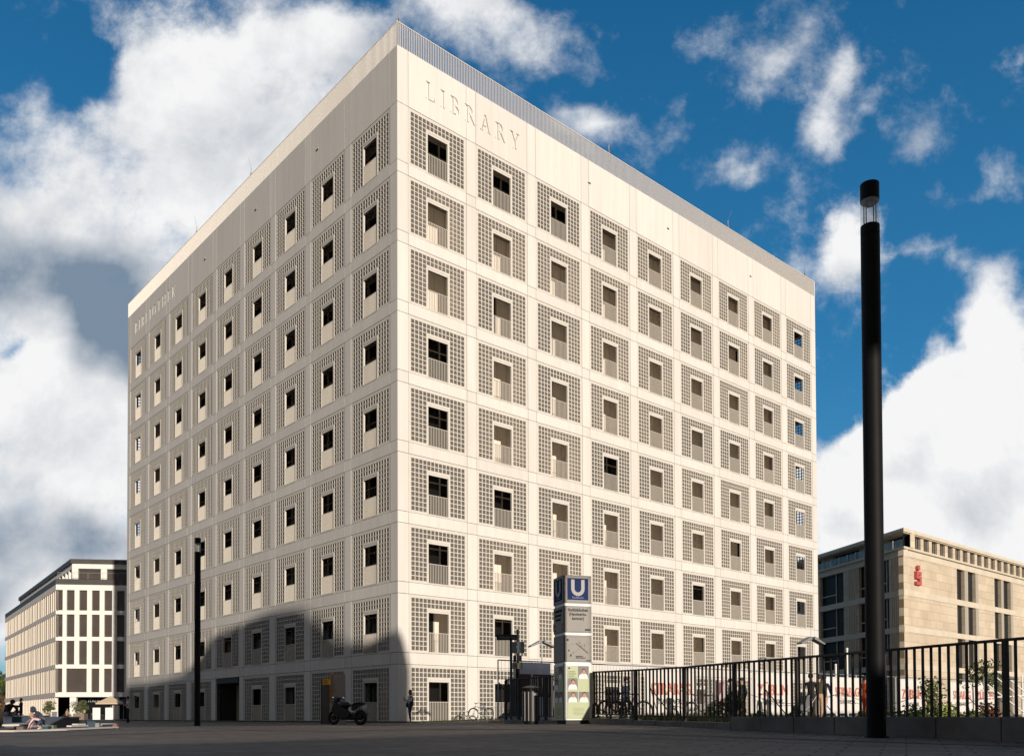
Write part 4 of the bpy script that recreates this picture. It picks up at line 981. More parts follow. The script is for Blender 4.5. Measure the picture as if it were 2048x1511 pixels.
mb=MB(); mb.prism([(-.80,.62),(-.62,.50),(-.30,.28),(.05,.24),(.25,.36),(.30,.55),(.10,.70),(-.15,.78),(-.42,.98),(-.62,1.02),(-.74,.88)],-.17,.17,0); mb.prism([(-.86,.74),(-.66,.62),(-.50,.98),(-.62,1.10),(-.76,1.02)],-.11,.11,0); mb.build('fairing',MBK,mo,bevel=.05)
mb=MB(); mb.prism([(-.70,1.03),(-.52,1.02),(-.40,1.22),(-.50,1.24),(-.66,1.14)],-.12,.12); mb.build('windscreen',mat('smoked_screen',(.02,.02,.025),.1,spec=.7),mo,bevel=.02)
mb=MB(); mb.ball((-.12,0,.88),.27,10,16,sc=(1.15,.62,.62)); mb.build('tank',MBK,mo,smooth=True)
mb=MB(); mb.prism([(.08,.82),(.40,.80),(.48,.90),(.80,.94),(.84,1.0),(.50,.99),(.36,.90),(.10,.92)],-.13,.13); mb.build('seat',mat('moto_seat',(.015,.015,.016),.8),mo,bevel=.03)
mb=MB(); mb.prism([(.30,.62),(.62,.78),(.98,.90),(.98,.98),(.80,.935),(.48,.88),(.30,.78)],-.10,.10); mb.build('tail',MBK,mo,bevel=.02)
mb=MB(); mb.box((1.0,-.09,.70),(1.012,.09,.86)); pl=mb.build('number_plate',mat('plate_white',(.62,.66,.68),.4),mo)
mb=MB()
for i,(a,b) in enumerate(((-.07,.80),(-.02,.80),(.03,.80),(-.06,.73),(0.0,.73),(.05,.73))): mb.box((1.013,a-.012,b-.018),(1.015,a+.012,b+.022-.006*(i%2)))
mb.build('plate_marks',INK,pl)
mb=MB(); mb.box((.98,-.06,.89),(1.0,.06,.93)); mb.build('tail_light',mat('tail_red',(.18,.01,.01),.3),mo)
mb=MB(); mb.prism([(.74,.20),(.94,.46),(.86,.62),(.70,.64),(.55,.5)],-.05,.05); mb.tube([(-.74,0,.32),(-.58,0,.78)],.035,10); mb.tube([(.1,-.09,.34),(.74,-.09,.32)],.035,8); mb.tube([(.1,.09,.34),(.74,.09,.32)],.035,8); mb.box((-.25,-.15,.22),(.22,.15,.58)); mb.build('engine',DGR,mo,bevel=.015)
mb=MB(); mb.tube([(.02,.18,.26),(.4,.2,.28),(.60,.22,.36),(.98,.24,.50)],[.03,.04,.055,.05],14); mb.build('exhaust',mat('exhaust_dark',(.08,.08,.085),.3,metal=.8),mo,smooth=True)
mb=MB(); mb.tube([(-.40,-.36,.98),(-.46,-.2,1.02),(-.48,0,1.03),(-.46,.2,1.02),(-.40,.36,.98)],.016,8); mb.build('handlebar',RUB,mo,smooth=True)
for s_ in (-1,1):
    mb=MB(); mb.tube([(-.50,.12*s_,1.06),(-.52,.30*s_,1.18)],.008,6); mb.ball((-.52,.36*s_,1.20),.06,6,10,sc=(.5,1.4,.8)); m_=mb.build('mirror',MBK,mo,smooth=True)
    mb=MB(); mb.ball((-.495,.36*s_,1.20),.05,6,10,sc=(.18,1.4,.8)); mb.build('mirror_glass',mat('mirror_glass',(.75,.82,.88),.06,metal=1.),m_,smooth=True)
mb=MB(); mb.tube([(.1,-.12,.28),(.16,-.34,.01)],.012,6); mb.box((.12,-.38,0),(.22,-.31,.012)); mb.build('side_stand',DGR,mo)
# ------------------------------------------------------------------ people
CLO={}
def cloth(nm,c): return mat('cloth_'+nm,c,.9,.12,9.)
# skeleton per pose in metres, figure faces -y, z up
def person(label,x,y,rz,scale,top,legs,shoe,hair,pose='stand',bare_arms=False,bare_legs=False,extra=None,z=None,group=None,hairstyle='short'):
    t=thing('person',label,'person',(x,y,gz(x,y) if z is None else z),rz,group); t.scale=(scale,)*3
    J={}
    def P(n,v,r): J[n]=(Vector(v),r)
    if pose in('stand','phone','camera','walk','back'):
        P('pel',(0,0,.98),.135); P('wst',(0,.0,1.10),.125); P('chs',(0,.0,1.30),.15); P('nk0',(0,.01,1.47),.07); P('nk',(0,-.005,1.54),.052); P('hd0',(0,-.02,1.60),.078); P('hd1',(0,-.02,1.70),.088)
        f=.16 if pose=='walk' else .02
        for s_,n in ((-1,'R'),(1,'L')):
            P('hip'+n,(.09*s_,0,.92),.095); P('kn'+n,(.10*s_,-.02-f*s_,.52),.062); P('an'+n,(.10*s_,.03-f*1.5*s_,.10),.042); P('to'+n,(.12*s_,-.13-f*1.5*s_,.045),.036)
            P('sh'+n,(.18*s_,.01,1.43),.062)
            if pose in('phone','camera'): P('el'+n,(.25*s_,-.03,1.15),.045); P('wr'+n,(.08*s_,-.27,1.24 if pose=='phone' else 1.27),.03); P('hn'+n,(.03*s_,-.32,1.27),.028)
            elif pose=='walk': P('el'+n,(.24*s_,.05+.08*s_,1.14),.045); P('wr'+n,(.24*s_,-.02+.16*s_,.91),.03); P('hn'+n,(.23*s_,-.05+.17*s_,.83),.03)
            else: P('el'+n,(.26*s_,.04,1.14),.045); P('wr'+n,(.25*s_,-.03,.90),.03); P('hn'+n,(.24*s_,-.05,.82),.03)
    elif pose=='sit':
        P('pel',(0,.0,.50),.14); P('wst',(0,.05,.63),.13); P('chs',(0,.03,.84),.15); P('nk0',(0,0,1.01),.07); P('nk',(0,-.02,1.08),.052); P('hd0',(0,-.04,1.14),.078); P('hd1',(0,-.05,1.24),.088)
        for s_,n in ((-1,'R'),(1,'L')):
            P('hip'+n,(.10*s_,-.04,.50),.10); P('kn'+n,(.13*s_,-.46,.52),.065); P('an'+n,(.12*s_,-.42,.10),.042); P('to'+n,(.13*s_,-.58,.045),.036)
            P('sh'+n,(.18*s_,.0,.97),.06); P('el'+n,(.24*s_,-.12,.72),.045); P('wr'+n,(.12*s_,-.36,.68),.03); P('hn'+n,(.08*s_,-.42,.70),.028)
    elif pose=='crouch':
        P('pel',(0,.12,.30),.15); P('wst',(0,.04,.44),.14); P('chs',(0,-.12,.62),.16); P('nk0',(0,-.24,.74),.07); P('nk',(0,-.29,.78),.055); P('hd0',(0,-.35,.80),.08); P('hd1',(0,-.40,.86),.09)
        for s_,n in ((-1,'R'),(1,'L')):
            P('hip'+n,(.11*s_,.06,.28),.10); P('kn'+n,(.17*s_,-.32,.42),.07); P('an'+n,(.13*s_,-.02,.08),.045); P('to'+n,(.15*s_,-.18,.045),.038)
            P('sh'+n,(.18*s_,-.19,.69),.065); P('el'+n,(.23*s_,-.38,.47),.048); P('wr'+n,(.12*s_,-.56,.32),.032); P('hn'+n,(.09*s_,-.62,.27),.03)
    elif pose=='crawl':   # toddler bending forward, hands on the ground
        P('pel',(0,.10,.46),.15); P('wst',(0,.0,.52),.14); P('chs',(0,-.16,.56),.15); P('nk0',(0,-.28,.60),.07); P('nk',(0,-.32,.64),.06); P('hd0',(0,-.38,.70),.09); P('hd1',(0,-.40,.80),.11)
        for s_,n in ((-1,'R'),(1,'L')):
            P('hip'+n,(.11*s_,.10,.42),.10); P('kn'+n,(.16*s_,-.04,.24),.07); P('an'+n,(.14*s_,.10,.07),.05); P('to'+n,(.16*s_,-.04,.045),.04)
            P('sh'+n,(.19*s_,-.24,.56),.06); P('el'+n,(.25*s_,-.38,.34),.045); P('wr'+n,(.20*s_,-.46,.12),.035); P('hn'+n,(.20*s_,-.50,.05),.035)
    E=[('pel','wst'),('wst','chs'),('chs','nk0'),('nk0','nk'),('nk','hd0'),('hd0','hd1')]
    for n in 'RL': E+=[('pel','hip'+n),('hip'+n,'kn'+n),('kn'+n,'an'+n),('an'+n,'to'+n),('chs','sh'+n),('sh'+n,'el'+n),('el'+n,'wr'+n),('wr'+n,'hn'+n)]
    names=list(J); me=bpy.data.meshes.new('body'); me.from_pydata([tuple(J[n][0]) for n in names],[(names.index(a),names.index(b)) for a,b in E],[])
    o=bpy.data.objects.new('tmp',me); COL.objects.link(o); md=o.modifiers.new('s','SKIN'); md.use_smooth_shade=True
    sv=me.skin_vertices[0].data
    for i,n in enumerate(names): sv[i].radius=(J[n][1],J[n][1]*(.72 if n in('chs','wst','pel') else 1)); sv[i].use_root=(n=='pel')
    sb=o.modifiers.new('u','SUBSURF'); sb.levels=2; sb.render_levels=2
    bpy.context.view_layer.update(); dg=bpy.context.evaluated_depsgraph_get(); m2=bpy.data.meshes.new_from_object(o.evaluated_get(dg)); bpy.data.objects.remove(o)
    bm=bmesh.new(); bm.from_mesh(m2)
    lay={'top':1,'legs':2,'shoe':3}
    def near(c):
        best=None;bd=9
        for a,b in E:
            pa,pb=J[a][0],J[b][0]; d=pb-pa; k=max(0,min(1,(c-pa).dot(d)/d.length_squared)); q=(c-(pa+d*k)).length-(J[a][1]*(1-k)+J[b][1]*k)
            if q<bd: bd=q;best=(a,b,k)
        return best
    for f in bm.faces:
        a,b,k=near(f.calc_center_median()); f.smooth=True; mi=1
        if a in('nk0','nk','hd0'): mi=0
        elif b.startswith('hn'): mi=0
        elif a.startswith('el') or (a.startswith('sh') and k>.55): mi=0 if bare_arms else 1
        elif b.startswith('to') or (b.startswith('an') and k>.93): mi=3
        elif b.startswith('an'): mi=0 if bare_legs else 2
        elif b.startswith('kn') or b.startswith('hip') or (a=='pel' and k<.45): mi=2
        f.material_index=mi
    bm.to_mesh(m2); bm.free()
    # hands: five fingers on each, and a face, joined into the same body mesh
    hx=MB()
    for n in 'RL':
        w=J['wr'+n][0]; h=J['hn'+n][0]; d=(h-w).normalized(); sdir=d.cross(Vector((0,0,1))); sdir=sdir.normalized() if sdir.length>.1 else Vector((1,0,0)); dn=d.cross(sdir)
        for q,(off,ln_) in enumerate(((-.027,.055),(-.010,.068),(.008,.064),(.025,.05))): b0=h+sdir*off+d*.015; hx.tube([b0,b0+d*ln_*.6+dn*.008,b0+d*ln_+dn*.025],[.010,.009,.006],6)
        b0=h-d*.01+sdir*(-.03); hx.tube([b0,b0-sdir*.022+d*.03,b0-sdir*.026+d*.05],[.011,.009,.007],6)
    hd=(J['hd0'][0]+J['hd1'][0])/2; fw=Vector((0,-1,0)); r=J['hd1'][1]
    hx.ball(hd+fw*(r*1.06)+Vector((0,0,-.012)),.016,5,6,sc=(.7,1,1.3))
    for s_ in (-1,1): hx.ball(hd+Vector((s_*r*1.0,.005,-.005)),.022,5,6,sc=(.4,.8,1.2)); 
    n=len(m2.vertices); bm=bmesh.new(); bm.from_mesh(m2); tmp=hx.mesh('h',SKIN); bm.from_mesh(tmp); bm.to_mesh(m2); bm.free()
    for mm in (SKIN,top,legs,shoe): m2.materials.append(mm)
    link('body',m2,t)
    fx=MB()
    for s_ in (-1,1): fx.ball(hd+fw*(r*.93)+Vector((s_*.032,0,.018)),.010,5,6,0)
    fx.ball(hd+fw*(r*.95)+Vector((0,0,-.05)),.016,5,6,1,sc=(1.4,.4,.35)); fx.build('face',[HAIRD,mat('lips',(.30,.11,.09),.6)],t)
    hb=MB(); h1=J['hd1'][0]
    if hairstyle!='none':
        hb.ball(h1+Vector((0,.022,.0)),r*1.16,8,12,sc=(1.0,1.02,1.0))
        if hairstyle=='long': hb.ball(h1+Vector((0,.06,-.12)),r*.95,8,12,sc=(1.05,.75,1.5))
        # keep the face free: flatten the front
        for v in hb.v:
            if v.y<h1.y-.045 and v.z<h1.z+.055: v.y=h1.y-.045+.3*(v.y-h1.y+.045)*0
        hb.build('hair',hair,t,smooth=True)
    if extra: extra(t,J)
    return t
WHT=cloth('white',(.68,.68,.70)); DNM=cloth('denim',(.035,.06,.11)); DRK=cloth('dark',(.02,.02,.025)); GRYc=cloth('grey',(.42,.43,.49)); OCH=cloth('ochre',(.10,.062,.018)); SHD=cloth('shoe_dark',(.02,.02,.02)); SHW_=cloth('shoe_white',(.6,.6,.6)); TEA=cloth('teal',(.02,.16,.22)); PNK=cloth('pink',(.68,.45,.50)); TAN=cloth('tan',(.42,.28,.18)); RDD=cloth('dark_red',(.16,.035,.05)); BLK=cloth('black',(.014,.014,.016)); JKT=cloth('jacket_charcoal',(.04,.038,.035))
def jacket(t,J):    # open jacket, bag and phone
    mb=MB(); 
    for s_ in (-1,1): mb.tube([(.17*s_,.0,1.44),(.15*s_,.03,1.25),(.16*s_,.02,1.0),(.15*s_,.0,.90)],[.07,.10,.105,.10],12)
    mb.tube([(0,.05,1.44),(0,.06,1.2),(0,.05,.92)],[.10,.12,.12],12); mb.build('jacket',JKT,t,smooth=True)
    mb=MB(); mb.box((-.03,-.36,1.27),(.04,-.34,1.40)); mb.build('phone',BLK,t)
    mb=MB(); mb.ball((-.27,-.02,.98),.13,6,10,sc=(.5,.9,1.2)); mb.tube([(-.27,-.02,1.1),(-.1,-.05,1.46)],.01,6); mb.build('bag',BLK,t)
p=gp(820,47.3); person('person looking at a phone in a dark jacket and jeans beside the library corner',p.x,p.y,math.radians(-62),1.0,WHT,DNM,SHW_,HAIRD,'phone',extra=jacket,hairstyle='long')
def camera_(t,J):
    mb=MB(); mb.box((-.06,-.22,1.28),(.06,-.14,1.36)); mb.tube([(0,-.22,1.32),(0,-.28,1.32)],.03,12); mb.build('camera',BLK,t); mb=MB(); mb.tube([(-.06,-.15,1.35),(-.08,-.05,1.48),(0,.06,1.50),(.08,-.05,1.48),(.06,-.15,1.35)],.008,5); mb.build('strap',BLK,t)
p=gp(255.5,56); person('standing man with a camera in a white shirt and dark trousers by the library edge',p.x,p.y,math.radians(-75),1.0,WHT,DRK,SHD,HAIRD,'camera',bare_arms=True,extra=camera_,z=-.09)
p=gp(42,62); person('standing person in dark clothes before the fins of the white office block',p.x,p.y,math.radians(-40),1.0,cloth('navy',(.03,.035,.06)),DRK,SHD,HAIRD,'phone',z=-.05)
p=gp(84,31.8); 
def hood(t,J):
    mb=MB(); c=J['hd1'][0]; mb.ball(c+Vector((0,.03,-.01)),.135,8,12,sc=(1,1.05,1.1)); 
    for v in mb.v:
        if v.y<c.y-.06: v.y=c.y-.06
    mb.build('hood',GRYc,t,smooth=True)
person('crouching adult in a grey hooded top beside the toddler on the plaza',p.x,p.y,math.radians(-55),.80,GRYc,BLK,SHD,HAIRD,'crouch',extra=hood,hairstyle='none',z=.0)
p=gp(78,28.5); person('toddler in a pale pink top bending down next to the hooded adult',p.x,p.y,math.radians(-75),.60,PNK,DNM,SHW_,HAIRB,'crawl',bare_legs=True,z=0)
p=gp(2,10.2); person('crouching person in an ochre coat cut by the edge of the picture',p.x-.20,p.y,math.radians(30),.74,OCH,GRYc,cloth('sock',(.35,.35,.36)),HAIRD,'crouch',z=0)
p=gp(33,44); person('small child in a teal outfit sitting behind the pale boards',p.x,p.y,math.radians(150),.75,BLK,TEA,SHD,HAIRD,'sit',z=0)
p=gp(15,40); person('person in dark clothes bending by the left edge behind the boards',p.x,p.y,math.radians(60),1.05,BLK,GRYc,SHD,HAIRD,'crouch',z=.2)
# seated cafe guests on chairs
CH=mat('chair_dark',(.03,.03,.03),.5)
def chair(x,y,rz,label,group):
    t=thing('cafe_chair',label,'chair',(x,y,0),rz,group); mb=MB(); mb.box((-.22,-.22,.43),(.22,.22,.47)); mb.build('seat',CH,t,bevel=.01); mb=MB(); mb.box((-.22,.20,.50),(.22,.23,.88)); mb.build('backrest',CH,t,bevel=.01)
    for a,b in ((-1,-1),(1,-1),(-1,1),(1,1)): mb=MB(); mb.tube([(a*.2,b*.2,0),(a*.19,b*.19,.43)],.014,6); mb.build('leg',CH,t)
    return t
def atx(px,Y): q=gp(px,Y); return q
CG_='cafe chairs under the white office block'
q=atx(134,118); chair(q.x,q.y,1.4,'dark cafe chair holding the seated guest in tan by the white pillar',CG_); person('cafe guest in a tan top seated by the white pillar',q.x,q.y,1.4,1.15,TAN,TAN,SHD,HAIRD,'sit',z=0,bare_arms=True)
q=atx(190,117); chair(q.x,q.y,-1.2,'dark cafe chair under the edge of the cream parasol',CG_); person('cafe guest in a pale top seated under the parasol edge',q.x,q.y,-1.2,1.1,WHT,DNM,SHD,HAIRB,'sit',z=0)
q=atx(207,116); chair(q.x,q.y,.9,'dark cafe chair in the shade beneath the parasol canopy',CG_)
q=atx(146,117); chair(q.x,q.y,-1.0,'dark cafe chair between the seated guest and the planter',CG_)
def table(px,Y,label):
    q=atx(px,Y); t=thing('cafe_table',label,'table',(q.x,q.y,0),0,'cafe tables'); mb=MB(); mb.cyl((0,0,.72),.38,.03,20); mb.build('tabletop',mat('table_top',(.35,.33,.3),.4),t); mb=MB(); mb.cyl((0,0,0),.03,.72,10); mb.cyl((0,0,0),.25,.02,16); mb.build('pedestal',CH,t)
table(140,117.4,'small round cafe table before the dark entrance'); table(199,116.5,'small round cafe table beneath the parasol')
# ------------------------------------------------------------------ plants
def leaf_mat(nm,c): return mat('leaf_'+nm,c,.75,.35,7.)
LFO=leaf_mat('olive',(.10,.115,.045)); LFG=leaf_mat('green',(.075,.11,.02)); LFD=leaf_mat('dark',(.035,.055,.018)); BARK=mat('bark',(.16,.11,.075),.9,.2,6.); FLW=mat('pale_leaf',(.55,.5,.3),.7)
def leaves(mb,c,rad,n,size,rnd,sc=(1,1,1),mi=0,hollow=.35):
    for _ in range(n):
        while True:
            d=Vector((rnd.uniform(-1,1),rnd.uniform(-1,1),rnd.uniform(-1,1)))
            if hollow<d.length<1: break
        p=Vector(c)+Vector((d.x*rad*sc[0],d.y*rad*sc[1],d.z*rad*sc[2])); a=Vector((rnd.gauss(0,1),rnd.gauss(0,1),rnd.gauss(0,1))).normalized(); b=a.cross(Vector((rnd.gauss(0,1),rnd.gauss(0,1),rnd.gauss(0,1)))).normalized(); s=size*rnd.uniform(.6,1.3)
        mb.quad([p-a*s,p+b*s*.45,p+a*s,p-b*s*.45],mi)
def tree(name,label,x,y,z,h,cr,rnd,lm,cat='tree',n=600,leaf=.10,clumps=9,parent=None,group=None,trunk_r=.06):
    t=thing(name,label,cat,(x,y,z),rnd.uniform(0,6),group)
    mb=MB(); top=h-cr*.9; mb.tube([(0,0,-.05),(.03,.02,top*.5),(0,0,top)],[trunk_r,trunk_r*.75,trunk_r*.55],9)
    cl=[]
    for i in range(clumps):
        a=2*math.pi*i/clumps+rnd.uniform(-.3,.3); rr=cr*rnd.uniform(.25,.7); c=Vector((rr*math.cos(a),rr*math.sin(a),h-cr+rnd.uniform(-.5,.7)*cr)); cl.append(c); mb.tube([(0,0,top*rnd.uniform(.75,1)),tuple(c*.6+Vector((0,0,top*.4))),tuple(c)],[trunk_r*.4,trunk_r*.25,trunk_r*.1],5)
    mb.build('trunk',BARK,t,smooth=True)
    mb=MB()
    for c in cl: leaves(mb,c,cr*rnd.uniform(.35,.6),n//clumps,leaf,rnd,(1,1,.8),hollow=.0)
    mb.build('crown',lm,t); return t
rnd=random.Random(21)
def planter(px,Y,w,h,label,plabel,tl,hh,cr,n):
    q=gp(px,Y); t=thing('planter',plabel,'planter',(q.x,q.y,0),.1); mb=MB(); mb.box((-w/2,-w/2,0),(w/2,w/2,h)); mb.box((-w/2+.08,-w/2+.08,h),(w/2-.08,w/2-.08,h+.015),1); mb.build('box',[mat('planter_stone',(.22,.17,.14),.85,.1,3.),BARK],t,bevel=.02)
    tree('olive_tree',label,q.x,q.y,h,hh,cr,rnd,[LFO],n=n,leaf=.11,trunk_r=.09)
    m_=MB(); leaves(m_,(0,0,h+.3),.6,130,.15,rnd,(1,1,.6)); m_.build('low_foliage',FLW,t)
planter(161,112,1.35,.78,'round crowned olive tree in the big square planter beside the parasol','big square stone planter before the white pillar','',1.75,1.05,1300)
planter(99,114,.8,.6,'flat crowned olive tree in a small planter before the fins','small stone planter left of the white pillar','',1.9,1.0,1000)
# hill and trees at the far left
mb=MB(); NH=40
for i in range(NH+1):
    a=math.radians(-62+48*i/NH); hgt=26+6*math.sin(i*.7)+3*math.sin(i*1.9)
    for (r,z) in ((330,-1),(420,hgt*.45),(560,hgt),(700,hgt*.9),(820,-1)): mb.v.append(Vector((r*math.sin(a),r*math.cos(a),z)))
for i in range(NH):
    for j in range(4): k=i*5+j; mb.f.append((k,k+5,k+6,k+1)); mb.m.append(0)
tag(mb.build('hill',mat('hill_green',(.05,.06,.022),.95,.4,.06),smooth=True),'wooded green hillside behind the white office block',None,kind='structure')
for i,(px,Y,h_,cr,lab) in enumerate(((4,235,9,4.2,'low green tree at the far left edge beyond the white block'),(11,262,15,5.5,'taller green tree rising behind its low neighbour beside the white block'),(16,215,6,3,'small brownish tree hidden close to the white block wall'))):
    q=at(px,1424,Y); tree('tree',lab,q.x,q.y,0,h_,cr,rnd,[[LFD,LFG,leaf_mat('rust',(.12,.07,.035))][i]],n=1500,leaf=.55,trunk_r=.3,group='trees beyond the white block')
q=at(9,1400,320); t=thing('house','small pale gabled house high on the far hillside','house',(q.x,q.y,0)); mb=MB(); mb.box((-5,-4,0),(5,4,6),0); mb.build('wall',OW,t); mb=MB(); mb.prism([(-5.6,6),(5.6,6),(0,10)],-4.4,4.4); mb.build('roof',mat('roof_tile',(.20,.09,.06),.8),t)
# ------------------------------------------------------------------ parasol
q=gp(221,112); t=thing('parasol','large cream square parasol with a dark blue lined side before the cafe','parasol',(q.x,q.y,0),math.radians(18))
mb=MB(); mb.cyl((0,0,0),.05,2.9,12); mb.build('pole',STEEL,t); mb=MB(); mb.box((-.4,-.4,0),(.4,.4,.12)); mb.build('base',CONC,t)
mb=MB(); R_=1.55; ap=(0,0,3.02); c=[(-R_,-R_,2.08),(R_,-R_,2.08),(R_,R_,2.08),(-R_,R_,2.08)]
for i in range(4):
    a,b=c[i],c[(i+1)%4]; mb.quad([a,b,ap],0); a2=(a[0],a[1],a[2]-.12);b2=(b[0],b[1],b[2]-.12); mb.quad([a2,b2,b,a],1 if i==1 else 0)
    mb.quad([tuple(Vector(a)*.99-Vector((0,0,.0))),tuple(Vector(ap)*.985),tuple(Vector(b)*.99)],1)
mb.build('canopy',[mat('parasol_cream',(.60,.47,.32),.85),mat('parasol_navy',(.012,.014,.05),.8)],t)
mb=MB()
for cc_ in c: mb.bar((0,0,2.5),(cc_[0]*.95,cc_[1]*.95,2.06),.03)
mb.build('ribs',STEEL,t)
q=gp(247,117); t=thing('parasol','closed looking dark blue parasol half hidden behind the library edge','parasol',(q.x,q.y,0),math.radians(30))
mb=MB(); mb.cyl((0,0,0),.05,2.7,12); mb.build('pole',STEEL,t)
mb=MB(); R_=2.0; c=[(R_*math.cos(i*math.pi/3),R_*math.sin(i*math.pi/3),2.05) for i in range(6)]
for i in range(6): mb.quad([c[i],c[(i+1)%6],(0,0,2.75)]); mb.quad([(c[i][0],c[i][1],1.9),(c[(i+1)%6][0],c[(i+1)%6][1],1.9),c[(i+1)%6],c[i]])
mb.build('canopy',mat('parasol_navy',(.012,.014,.05),.8),t)
# menu board, white posts
q=gp(108,108); t=thing('menu_board','leaning white framed menu board on the pavement by the olive tree','sign board',(q.x,q.y,0),.25)
mb=MB(); Mt=Matrix.Rotation(-.22,4,'X'); mb.box((-.38,0,.08),(.38,.05,1.25),0,Mt); mb.box((-.30,-.012,.35),(.30,-.001,1.05),1,Mt); mb.build('board',[WHT,mat('menu_print',(.16,.15,.15),.6)],t); mb=MB(); mb.box((-.3,.32,.0),(.3,.36,1.1)); mb.build('rear_leg',CH,t)
for px,w,lab in ((193,.9,'broad white menu stand beneath the parasol front'),(217,.75,'white menu stand left of the parasol pole'),(223,.35,'slim white menu stand right of the parasol pole')):
    q=gp(px,109); t=thing('menu_stand',lab,'stand',(q.x,q.y,0),.1,'white stands at the cafe'); mb=MB(); mb.box((-w/2,-.05,0),(w/2,.05,1.5)); mb.build('panel',WHM,t,bevel=.02); mb=MB(); mb.box((-w/2,-.25,0),(w/2,.25,.03)); mb.build('foot',STEEL,t)
# ------------------------------------------------------------------ sloping bench, boards and crates on the plaza
BRN=mat('bench_brown',(.10,.082,.072),.8,.12,2.); GYT=mat('bench_top',(.30,.28,.27),.6,.1,3.); BRD=mat('board_white',(.62,.57,.52),.7,.1,2.)
def wedge(label,pts,h0,h1,Y0,Y1,px0,px1):
    a=gp(px0,Y0); b=gp(px1,Y1); t=thing('bench',label,'bench',(0,0,0)); d=(b-a); d.z=0; L_=d.length; d.normalize(); n=Vector((-d.y,d.x,0)); mb=MB()
    M_=Matrix(((d.x,n.x,0,a.x),(d.y,n.y,0,a.y),(0,0,1,0),(0,0,0,1)))
    mb.prism([(0,0),(L_,0),(L_-.25,h1),(L_*.45,h1*1.02),(0,h0)],0,1.3,0,M_); mb.build('body',BRN,t,bevel=.01)
    mb=MB(); mb.prism([(0,h0+.002),(0,h0+.05),(L_*.45,h1*1.02+.05),(L_-.22,h1+.05),(L_-.22,h1+.002),(L_*.45,h1*1.02+.002)],-.05,1.35,0,M_); mb.build('top',GYT,t)
wedge('long low brown bench rising behind the hooded adult',None,.05,.36,32,40,92,160)
wedge('low brown bench rising at the left behind the crouching group',None,.05,.42,36,46,22,100)
def board(px0,Y0,px1,Y1,w,label,z=.05,h=.05):
    a=gp(px0,Y0); b=gp(px1,Y1); t=thing('board',label,'board',(0,0,0),0,'pale boards on the plaza'); mb=MB(); mb.bar((a.x,a.y,z),(b.x,b.y,z+.0),w,h); mb.build('plank',BRD,t,bevel=.006)
board(14,22.5,120,24.5,.42,'longest pale board lying in front of the toddler')
board(118,24.8,228,29.5,.30,'pale board ending at the reddish box')
board(20,27,64,37,.5,'pale board leading back towards the left bench',z=.16,h=.05)
board(150,31,226,33.5,.22,'narrow pale board behind the blue crate',z=.14)
board(138,29,200,31.5,.16,'thin pale board between the two crates',z=.10)
def crate(px,Y,w,d,h,c,label,rz=.2,open_=True,z=0):
    q=gp(px,Y); t=thing('crate',label,'crate',(q.x,q.y,z),rz,'crates on the plaza'); m_=mat('crate_%d_%d_%d'%tuple(int(v*100) for v in c),c,.6,.1,6.); mb=MB(); k=.02
    mb.box((-w/2,-d/2,0),(w/2,d/2,.02)); 
    for a,b in (((-w/2,-d/2,.02),(w/2,-d/2+k,h)),((-w/2,d/2-k,.02),(w/2,d/2,h)),((-w/2,-d/2+k,.02),(-w/2+k,d/2-k,h)),((w/2-k,-d/2+k,.02),(w/2,d/2-k,h))): mb.box(a,b)
    mb.build('box',m_,t); mb=MB(); 
    for a,b in (((-w/2-.01,-d/2-.01,h),(w/2+.01,-d/2+.02,h+.02)),((-w/2-.01,d/2-.02,h),(w/2+.01,d/2+.01,h+.02)),((-w/2-.01,-d/2+.021,h),(-w/2+.02,d/2-.021,h+.02)),((w/2-.02,-d/2+.021,h),(w/2+.01,d/2-.021,h+.02))): mb.box(a,b)
    mb.build('rim',m_,t)
crate(93,25.6,.17,.3,.12,(.006,.07,.09),'teal crate beside the toddler'); crate(104,26,.17,.3,.14,(.14,.19,.10),'pale green crate next to the teal crate')
crate(181,30.5,.25,.3,.20,(.004,.035,.06),'dark blue crate tilted on the boards',.6,z=.03); crate(195,30.6,.16,.22,.17,(.22,.27,.24),'small grey green basket beside the dark blue crate')
crate(232,29.5,.14,.3,.15,(.17,.09,.09),'reddish box at the end of the boards'); crate(43,24.3,.17,.25,.13,(.13,.11,.10),'brown box at the front edge of the boards'); crate(34,33,.25,.3,.40,(.006,.06,.09),'tall turquoise crate by the small child')
# ------------------------------------------------------------------ construction site fence with banners behind the railing
FA=Vector((-.6,28.8)); FB=Vector((40,59.6)); FD=(FB-FA).normalized(); FNm=Vector((-FD.y,FD.x)); FZ=2.22
def fx(px):   # distance along the fence line under pixel column
    r=ray(px,1400); n=FNm; k=n.dot(FA)/n.dot(r.xy); return (r.xy*k-FA).dot(FD)
def MF(s): p=FA+FD*s; return Matrix(((FD.x,-FD.y,0,p.x),(FD.y,FD.x,0,p.y),(0,0,1,.12),(0,0,0,1)))
BAN=mat('banner_white',(.68,.655,.62),.8,.03,2.); BRED=mat('banner_red',(.60,.24,.19),.8,spec=.05); BGY=mat('banner_grey',(.14,.13,.13),.7)
npan=14; PW=3.5
labs_=['leftmost site fence panel behind the sign post','site fence panel behind the sign column','site fence panel just right of the sign column','site fence panel left of the first white banner','site fence panel carrying the first white banner','site fence panel between the first two white banners','site fence panel carrying the second white banner','site fence panel behind the people on the street','site fence panel left of the third banner','site fence panel behind the third banner','site fence panel behind the tall lamp post','site fence panel right of the tall lamp post','site fence panel behind the climbing plants','last site fence panel under the bank building']
